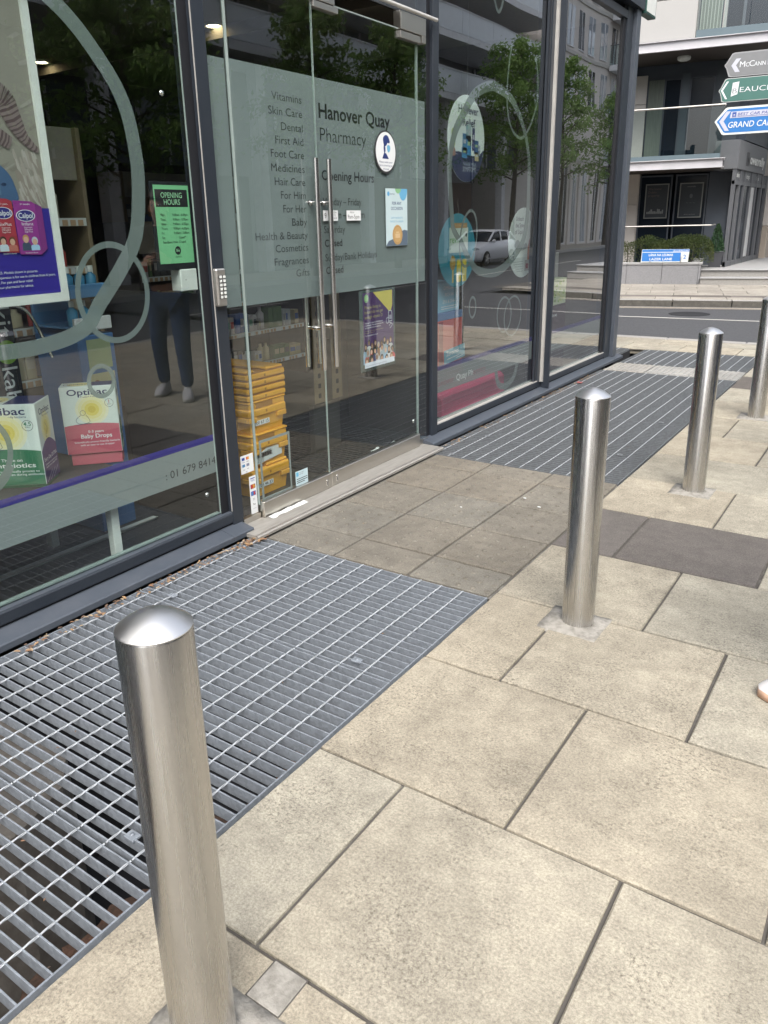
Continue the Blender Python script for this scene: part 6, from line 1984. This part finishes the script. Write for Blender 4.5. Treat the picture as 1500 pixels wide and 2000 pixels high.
for fl, z in enumerate((3.3, 6.66, 8.98, 11.0)):
    r = random.Random(fl)
    y = -32.0
    while y < 42:
        if r.random() < .72:
            g = MB(); w_ = r.choice((1.4, 2.2, 3.0)); g.box((17.10, y, z + .05), (17.19, y + w_, z + 1.95), M_FARGL if False else C_(.10, .12, .14, .08)); wn = build('window', g, ob)
            g = MB(); k = 0
            for q in (0, w_ / 2, w_): g.box((17.04, y + q - .03, z + .05), (17.10, y + q + .03, z + 1.95), M_OPSL)
            if r.random() < .4: g.box((17.07, y + .05, z + .1), (17.095, y + w_ * .45, z + 1.9), M_PAPER)
            build('frame', g, wn)
        y += 3.05
sb = thing('stone_apartment_building', (15.5, 50, 0), 'pale stone apartment building with tall windows mirrored in the last window', 'building')
g = MB(); g.box((15.0, 43.6, -.1), (26, 58.5, 16.0), M_BSTONE)
for y in (44.3, 46.1, 47.9, 49.7, 51.5): g.box((14.90, y, -.1), (14.999, y + .5, 4.6), M_BSTONE)
for z in (4.7, 7.4, 10.1, 12.8): g.box((14.93, 43.6, z), (14.999, 58.5, z + .18), C_(.40, .38, .35))
build('wall', g, sb)
M_SKYGL = pm('bright_window', (.28, .32, .36), .05, spec=1.0)
for fl in range(5):
    for k in range(6):
        z = 5.1 + fl * 2.7 if fl else .15
        y = 44.2 + k * 1.8 + (.35 if fl % 2 else 0)
        g = MB(); g.box((14.985, y + .55, z), (14.998, y + 1.55, z + (1.9 if fl else 4.2)), M_SKYGL if (k + fl) % 3 else M_DGL); wn = build('window', g, sb)
        g = MB(); g.box((14.95, y + 1.0, z), (14.984, y + 1.06, z + (1.9 if fl else 4.2)), M_OPSL); g.box((14.95, y + .5, z - .06), (14.984, y + 1.6, z - .001), M_OPSL); build('frame', g, wn)
for fl in range(5):
    z = 4.6 + fl * 2.7
    g = MB(); g.box((13.3, 51.5, z), (14.9, 54.5, z + .3), M_OPSL); bl = build('balcony', g, sb)
    g = MB(); g.box((13.31, 51.52, z + .31), (13.34, 54.48, z + 1.35), M_FARGL); g.box((13.31, 51.5, z + .31), (14.9, 51.53, z + 1.35), M_FARGL)
    build('glass_panel', g, bl)
    g = MB(); g.tube([(14.9, 51.5, z + 1.37), (13.32, 51.5, z + 1.37), (13.32, 54.5, z + 1.37)], .03, 6, M_FRAME)
    for k in range(9): g.tube([(13.32, 51.5 + k * .375, z + .3), (13.32, 51.5 + k * .375, z + 1.37)], .012, 5, M_FRAME)
    build('handrail', g, bl)
eb = thing('end_block', (12, 62, 0), 'pale block closing the end of the mirrored street', 'building')
g = MB(); g.box((11.5, 60, -.1), (26, 80, 15), M_BSTONE); g.box((11.46, 61, 1), (11.5, 79, 14), M_OPSL); build('wall', g, eb)
for fl in range(4):
    for k in range(5):
        g = MB(); g.box((11.42, 62 + k * 3.3, 2 + fl * 3), (11.455, 64 + k * 3.3, 4 + fl * 3), M_DGL); build('window', g, eb)
for q in ((-60, -60, 4.5, -36, 12), ):
    bk_ = thing('plain_block', (-20, -45, 0), 'plain grey block at the far end behind the bollards, mirrored in their steel', 'building')
    g = MB(); g.box((q[0], q[1], -.1), (q[2], q[3], q[4]), M_OPSL); build('wall', g, bk_)
    for k in range(8):
        g = MB(); g.box((-50 + k * 6.5, q[3] - .0, 4), (-47 + k * 6.5, q[3] + .03, 7), M_DGL); build('window', g, bk_)

# ================================================================== WHITE CAR
M_CARW = pm('car_paint', (.74, .74, .75), .18, col2=(.72, .72, .73), vs_=1)
M_TYRE = pm('tyre', (.02, .02, .021), .85)
cm = Matrix.Translation((11.6 - .95, 28.4, -.12)) @ Matrix.Rotation(rad(0), 4, 'Z')
cm = Matrix.Translation((11.25, 27.8, -.12)) @ Matrix.Scale(.86, 4)
car = thing('parked_car', (11.25, 27.8, -.12), 'white five door hatchback mirrored in the middle window', 'car')
def loft(secs, mat, g):
    """secs: list of (y, [(halfwidth,z)...]) bottom to top; mirrored in x"""
    vs_, fs2 = [], []
    m = len(secs[0][1]) * 2
    for (y, pr) in secs:
        for (w_, z) in pr: vs_.append((w_, y, z))
        for (w_, z) in reversed(pr): vs_.append((-w_, y, z))
    for i in range(len(secs) - 1):
        for k in range(m):
            fs2.append((i * m + k, (i + 1) * m + k, (i + 1) * m + (k + 1) % m, i * m + (k + 1) % m))
    fs2.append(list(range(m))); fs2.append(list(range(len(vs_) - m, len(vs_)))[::-1])
    g.add(vs_, fs2, mat, True)
g = MB(cm)
S = []
for (y, w_, zb, zs, zt_) in ((-2.0, .62, .28, .50, .62), (-1.93, .74, .22, .52, .74), (-1.7, .82, .20, .58, .84), (-1.2, .85, .19, .64, .95), (-.85, .855, .19, .66, 1.0), (0, .86, .19, .68, 1.02), (1.0, .86, .19, .70, 1.05), (1.55, .84, .20, .72, 1.08), (1.85, .78, .24, .72, 1.08), (1.97, .70, .32, .70, 1.02)):
    S.append((y, [(w_ * .9, zb), (w_, zb + .12), (w_, zs), (w_ * .95, (zs + zt_) / 2 + .06), (w_ * .84, zt_), (w_ * .4, zt_ + .015)]))
loft(S, M_CARW, g); build('body', g, car)
g = MB(cm); S = []
for (y, w_, zt_) in ((-.95, .72, 1.01), (-.25, .64, 1.40), (.3, .62, 1.475), (1.0, .61, 1.46), (1.5, .60, 1.38), (1.9, .66, 1.06)):
    S.append((y, [(.74, 1.0), ((.74 + w_) / 2 + .015, (1.0 + zt_) / 2), (w_, zt_ - .03), (w_ * .8, zt_), (w_ * .3, zt_ + .01)]))
loft(S, M_DGL, g); cab = build('cabin', g, car)
g = MB(cm)
S = []
for (y, w_, zt_) in ((-.25, .648, 1.405), (.3, .628, 1.482), (1.0, .618, 1.467), (1.52, .605, 1.385), (1.62, .61, 1.33)):
    S.append((y, [(w_ + .012, zt_ - .075), (w_ + .006, zt_ - .03), (w_ * .8, zt_ + .004), (w_ * .3, zt_ + .014)]))
loft(S, M_CARW, g); build('roof', g, cab)
g = MB(cm)
for s in (-1, 1):
    for P in ([(s * .745, -.95, 1.01), (s * .66, -.25, 1.40)], [(s * .752, .38, 1.01), (s * .64, .40, 1.45)], [(s * .752, 1.18, 1.02), (s * .63, 1.30, 1.43)], [(s * .70, 1.92, 1.05), (s * .62, 1.56, 1.37)]):
        g.tube(P, .045, 6, M_CARW)
build('pillar', g, cab)
for s, y in ((-1, -1.28), (1, -1.28), (-1, 1.27), (1, 1.27)):
    g = MB(cm); x = s * .76
    g.tube([(x - .1, y, .31), (x + .1, y, .31)], .31, 28, M_TYRE); wh = build('wheel', g, car)
    g = MB(cm); x2 = s * .862; g.tube([(x2 - s * .01, y, .31), (x2, y, .31)], .20, 24, C_(.05, .05, .055))
    for k in range(5):
        a = k * 2 * math.pi / 5; g.tube([(x2 + s * .004, y, .31), (x2 + s * .004, y + .19 * math.cos(a), .31 + .19 * math.sin(a))], [.03, .04], 6, M_ALU)
    build('rim', g, wh)
for s in (-1, 1):
    g = MB(cm); g.ell((s * .60, -1.78, .70), (.16, .20, .085), C_(.30, .32, .33, .1)); build('headlight', g, car)
    g = MB(cm); g.ell((s * .86, -.62, 1.02), (.10, .07, .075), M_CARW); build('wing_mirror', g, car)
g = MB(cm); g.bbox((-.45, -2.015, .34), (.45, -1.95, .48), .02, M_TYRE); g.bbox((-.5, -1.985, .58), (.5, -1.93, .66), .02, M_TYRE); build('grille', g, car)

# ================================================================== PEOPLE
def skinned(name, nodes, edges, mat, parent, lv=1, root=0):
    o = ORG[parent.name]
    me = bpy.data.meshes.new(name)
    me.from_pydata([tuple(Vector(n_[0]) - o) for n_ in nodes], edges, [])
    ob = bpy.data.objects.new(name, me); COL.objects.link(ob); ob.parent = parent
    md = ob.modifiers.new('skin', 'SKIN')
    md.use_smooth_shade = True
    for i, n_ in enumerate(nodes):
        sv = me.skin_vertices[0].data[i]
        q = n_[1]
        sv.radius = q if isinstance(q, tuple) else (q, q)
        sv.use_root = (i == root)
    sd_ = ob.modifiers.new('sub', 'SUBSURF'); sd_.levels = lv; sd_.render_levels = lv
    me.materials.append(mat)
    ORG[ob.name] = o
    return ob
M_SKIN = pm('skin', (.55, .34, .25), .55)
def person(loc, yaw, label, jac, trous, hairc, shoec, solec, phone):
    t = thing('person', loc, label, 'person')
    Mx = Matrix.Translation(loc) @ Matrix.Rotation(yaw, 4, 'Z')          # faces local -y
    W = lambda p: tuple(Mx @ Vector(p))
    if phone:
        feet = ((-.12, -.16), (.13, .10)); hands = ((-.10, -.33, 1.19), (.10, -.31, 1.17))
        elb = ((-.27, -.02, 1.08), (.27, .0, 1.08))
    else:
        feet = ((-.10, -.30), (.10, .26)); hands = ((-.28, .18, .84), (.27, -.22, .88)); elb = ((-.27, .08, 1.09), (.27, -.04, 1.10))
    N, E_ = [], []
    def nd(p, r_): N.append((W(p), r_)); return len(N) - 1
    pel = nd((0, 0, .93), (.115, .09)); ab = nd((0, 0, 1.08), (.12, .085)); ch = nd((0, .01, 1.27), (.145, .095)); up_ = nd((0, .01, 1.40), (.11, .07)); nk = nd((0, -.005, 1.475), .05)
    h1 = nd((0, -.03, 1.56), (.062, .07)); h2 = nd((0, -.03, 1.64), (.070, .085)); h3 = nd((0, -.015, 1.71), (.05, .06)); nose = nd((0, -.125, 1.605), .012)
    E_ += [(pel, ab), (ab, ch), (ch, up_), (up_, nk), (nk, h1), (h1, h2), (h2, h3), (h1, nose)]
    legs, arms = [], []
    for s in (0, 1):
        sg = -1 if s == 0 else 1
        fx, fy = feet[s]
        hp = nd((sg * .09, 0, .86), .085); kn = nd((fx * .9, fy * .45 - .04, .48), .055); an = nd((fx, fy + .05, .09), .038)
        E_ += [(pel, hp), (hp, kn), (kn, an)]; legs.append((hp, kn, an))
        sh_ = nd((sg * .185, .01, 1.40), .055); el = nd(elb[s], .042); wr = nd(hands[s], .026)
        d = (Vector(hands[s]) - Vector(elb[s])).normalized()
        pm_ = nd(tuple(Vector(hands[s]) + d * .06), (.034, .018))
        E_ += [(up_, sh_), (sh_, el), (el, wr), (wr, pm_)]; arms.append((sh_, el, wr))
        side_ = Vector((0, 0, 1)) if phone else Vector((0, 1, 0))
        cu_ = Vector((-sg * .5, 0, 0)) if phone else Vector((-sg * .3, 0, -.2))
        for k, L in enumerate((.070, .078, .072, .056)):
            b0 = Vector(hands[s]) + d * .085 + side_ * (.028 - .018 * k)
            a1 = nd(tuple(b0), .009); a2 = nd(tuple(b0 + d * L * .5 + cu_ * .02), .0085); a3 = nd(tuple(b0 + d * L * .8 + cu_ * .07), .007)
            E_ += [(pm_, a1), (a1, a2), (a2, a3)]
        tb = Vector(hands[s]) + d * .035
        a1 = nd(tuple(tb + side_ * .035), .010); a2 = nd(tuple(tb + side_ * .055 + d * .03 + cu_ * .05), .009); E_ += [(pm_, a1), (a1, a2)]
    skinned('body', N, E_, M_SKIN, t, 1, pel)
    def garment(name, spec, edges, mat, lv=2):
        skinned(name, [(N[i][0], rr_) for i, rr_ in spec], edges, mat, t, lv)
    garment('trousers', [(pel, (.14, .115))] + [x for L in legs for x in ((L[0], .105), (L[1], .074), (L[2], .056))], [(0, 1), (1, 2), (2, 3), (0, 4), (4, 5), (5, 6)], trous)
    garment('jacket', [(ch, (.185, .135)), (ab, (.17, .125)), (pel, (.172, .128)), (up_, (.15, .10)), (nk, .066)] + [x for A_ in arms for x in ((A_[0], .082), (A_[1], .064), (A_[2], .044))], [(0, 1), (1, 2), (0, 3), (3, 4), (3, 5), (5, 6), (6, 7), (3, 8), (8, 9), (9, 10)], jac)
    g = MB(Mx)
    r = random.Random(3)
    vs_, fs2 = [], []
    nu = 16
    for j in range(8):
        th = math.pi * .62 * j / 7
        for i in range(nu):
            a = 2 * math.pi * i / nu; front = math.sin(a) < -.3
            th2 = th * (.55 if front else 1.0); q = 1 + r.uniform(-.03, .05)
            vs_.append((.094 * q * math.sin(th2) * math.cos(a), -.018 + .112 * q * math.sin(th2) * math.sin(a), 1.632 + .135 * q * math.cos(th2)))
    for j in range(7):
        for i in range(nu): fs2.append((j * nu + i, (j + 1) * nu + i, (j + 1) * nu + (i + 1) % nu, j * nu + (i + 1) % nu))
    g.add(vs_, fs2, hairc, True); build('hair', g, t)
    for s in (-1, 1):
        g = MB(Mx); g.ell((s * .033, -.103, 1.635), (.014, .010, .008), M_PAPER, 10, 6); g.ell((s * .033, -.111, 1.635), (.006, .004, .006), M_BLACK, 8, 6); build('eye', g, t)
        g = MB(Mx); g.ell((s * .080, -.01, 1.61), (.012, .022, .034), M_SKIN, 10, 6); build('ear', g, t)
    g = MB(Mx); g.ell((0, -.100, 1.565), (.024, .010, .006), C_(.35, .13, .11), 10, 6); build('mouth', g, t)
    for s in (0, 1):
        fx, fy = feet[s]; q = -1 if s == 0 else 1
        Ms = Mx @ Matrix.Translation((fx, fy, 0)) @ Matrix.Rotation(q * rad(9), 4, 'Z')
        ol = [(0, -.185), (.028, -.178), (.045, -.15), (.050, -.10), (.042, -.02), (.036, .06), (.030, .095), (0, .108), (-.030, .095), (-.036, .06), (-.042, -.02), (-.050, -.10), (-.045, -.15), (-.028, -.178)]
        n = len(ol)
        g = MB(Ms)
        lev = []
        for z, sc, tz in ((.004, .97, 0), (.028, 1.0, 0), (.030, .95, 0), (.055, .93, .2), (.075, .82, .55), (.092, .60, .9)):
            lev.append([(x * sc, (y + (.03 * tz if y < -.05 else 0)) * (sc if z > .05 else 1) + (.035 * tz), z + (.018 if y > .02 and z > .06 else 0)) for x, y in ol])
        v = [p for L in lev for p in L]
        fs2 = lambda a, b: [(k * n + i, k * n + (i + 1) % n, (k + 1) * n + (i + 1) % n, (k + 1) * n + i) for k in range(a, b) for i in range(n)]
        g.add(v, [list(range(n))[::-1]] + fs2(0, 2), solec, True)
        g.add(v, fs2(2, 5) + [list(range(5 * n, 6 * n))], shoec, True)
        sh_ = build('shoe', g, t)
        g = MB(Ms)
        for k in range(4): g.tube([(-.022, -.075 + k * .026, .072 + k * .007), (0, -.08 + k * .026, .082 + k * .008), (.022, -.075 + k * .026, .072 + k * .007)], .003, 5, M_WHITE)
        build('laces', g, sh_)
    return t
DEN = pm('denim', (.03, .06, .14), .85, col2=(.05, .09, .19), vs_=12, p=(.4, .7), bmp=.2, bs=200)
JK = pm('dark_jacket', (.014, .016, .02), .8, col2=(.02, .022, .026), vs_=5, bmp=.2, bs=40)
HB = pm('brown_hair', (.05, .03, .02), .6)
person((2.66, 4.68, 0), rad(-38), 'person in dark jacket and blue jeans holding a phone, mirrored in the left window', JK, DEN, HB, C_(.62, .62, .64), M_WHITE, True)
ph = thing('mobile_phone', (2.0, 4.0, 1.2), 'dark phone held in both hands by the mirrored person', 'phone')
pmx = Matrix.Translation((2.66, 4.68, 0)) @ Matrix.Rotation(rad(-38), 4, 'Z') @ Matrix.Translation((0, -.37, 1.22)) @ Matrix.Rotation(rad(-35), 4, 'X')
g = MB(pmx); g.bbox((-.038, -.005, -.075), (.038, .005, .075), .003, M_BLACK); pb = build('case', g, ph)
g = MB(pmx); g.box((-.034, .0051, -.070), (.034, .0056, .070), M_DGL); build('screen', g, pb)
person((2.79, 2.34, 0), rad(-84), 'pedestrian of whom only a pale shoe tip shows on the slabs', pm('beige_coat', (.35, .29, .22), .85), pm('pale_trousers', (.38, .36, .33), .85), HB, C_(.75, .74, .74), C_(.70, .46, .34), False)
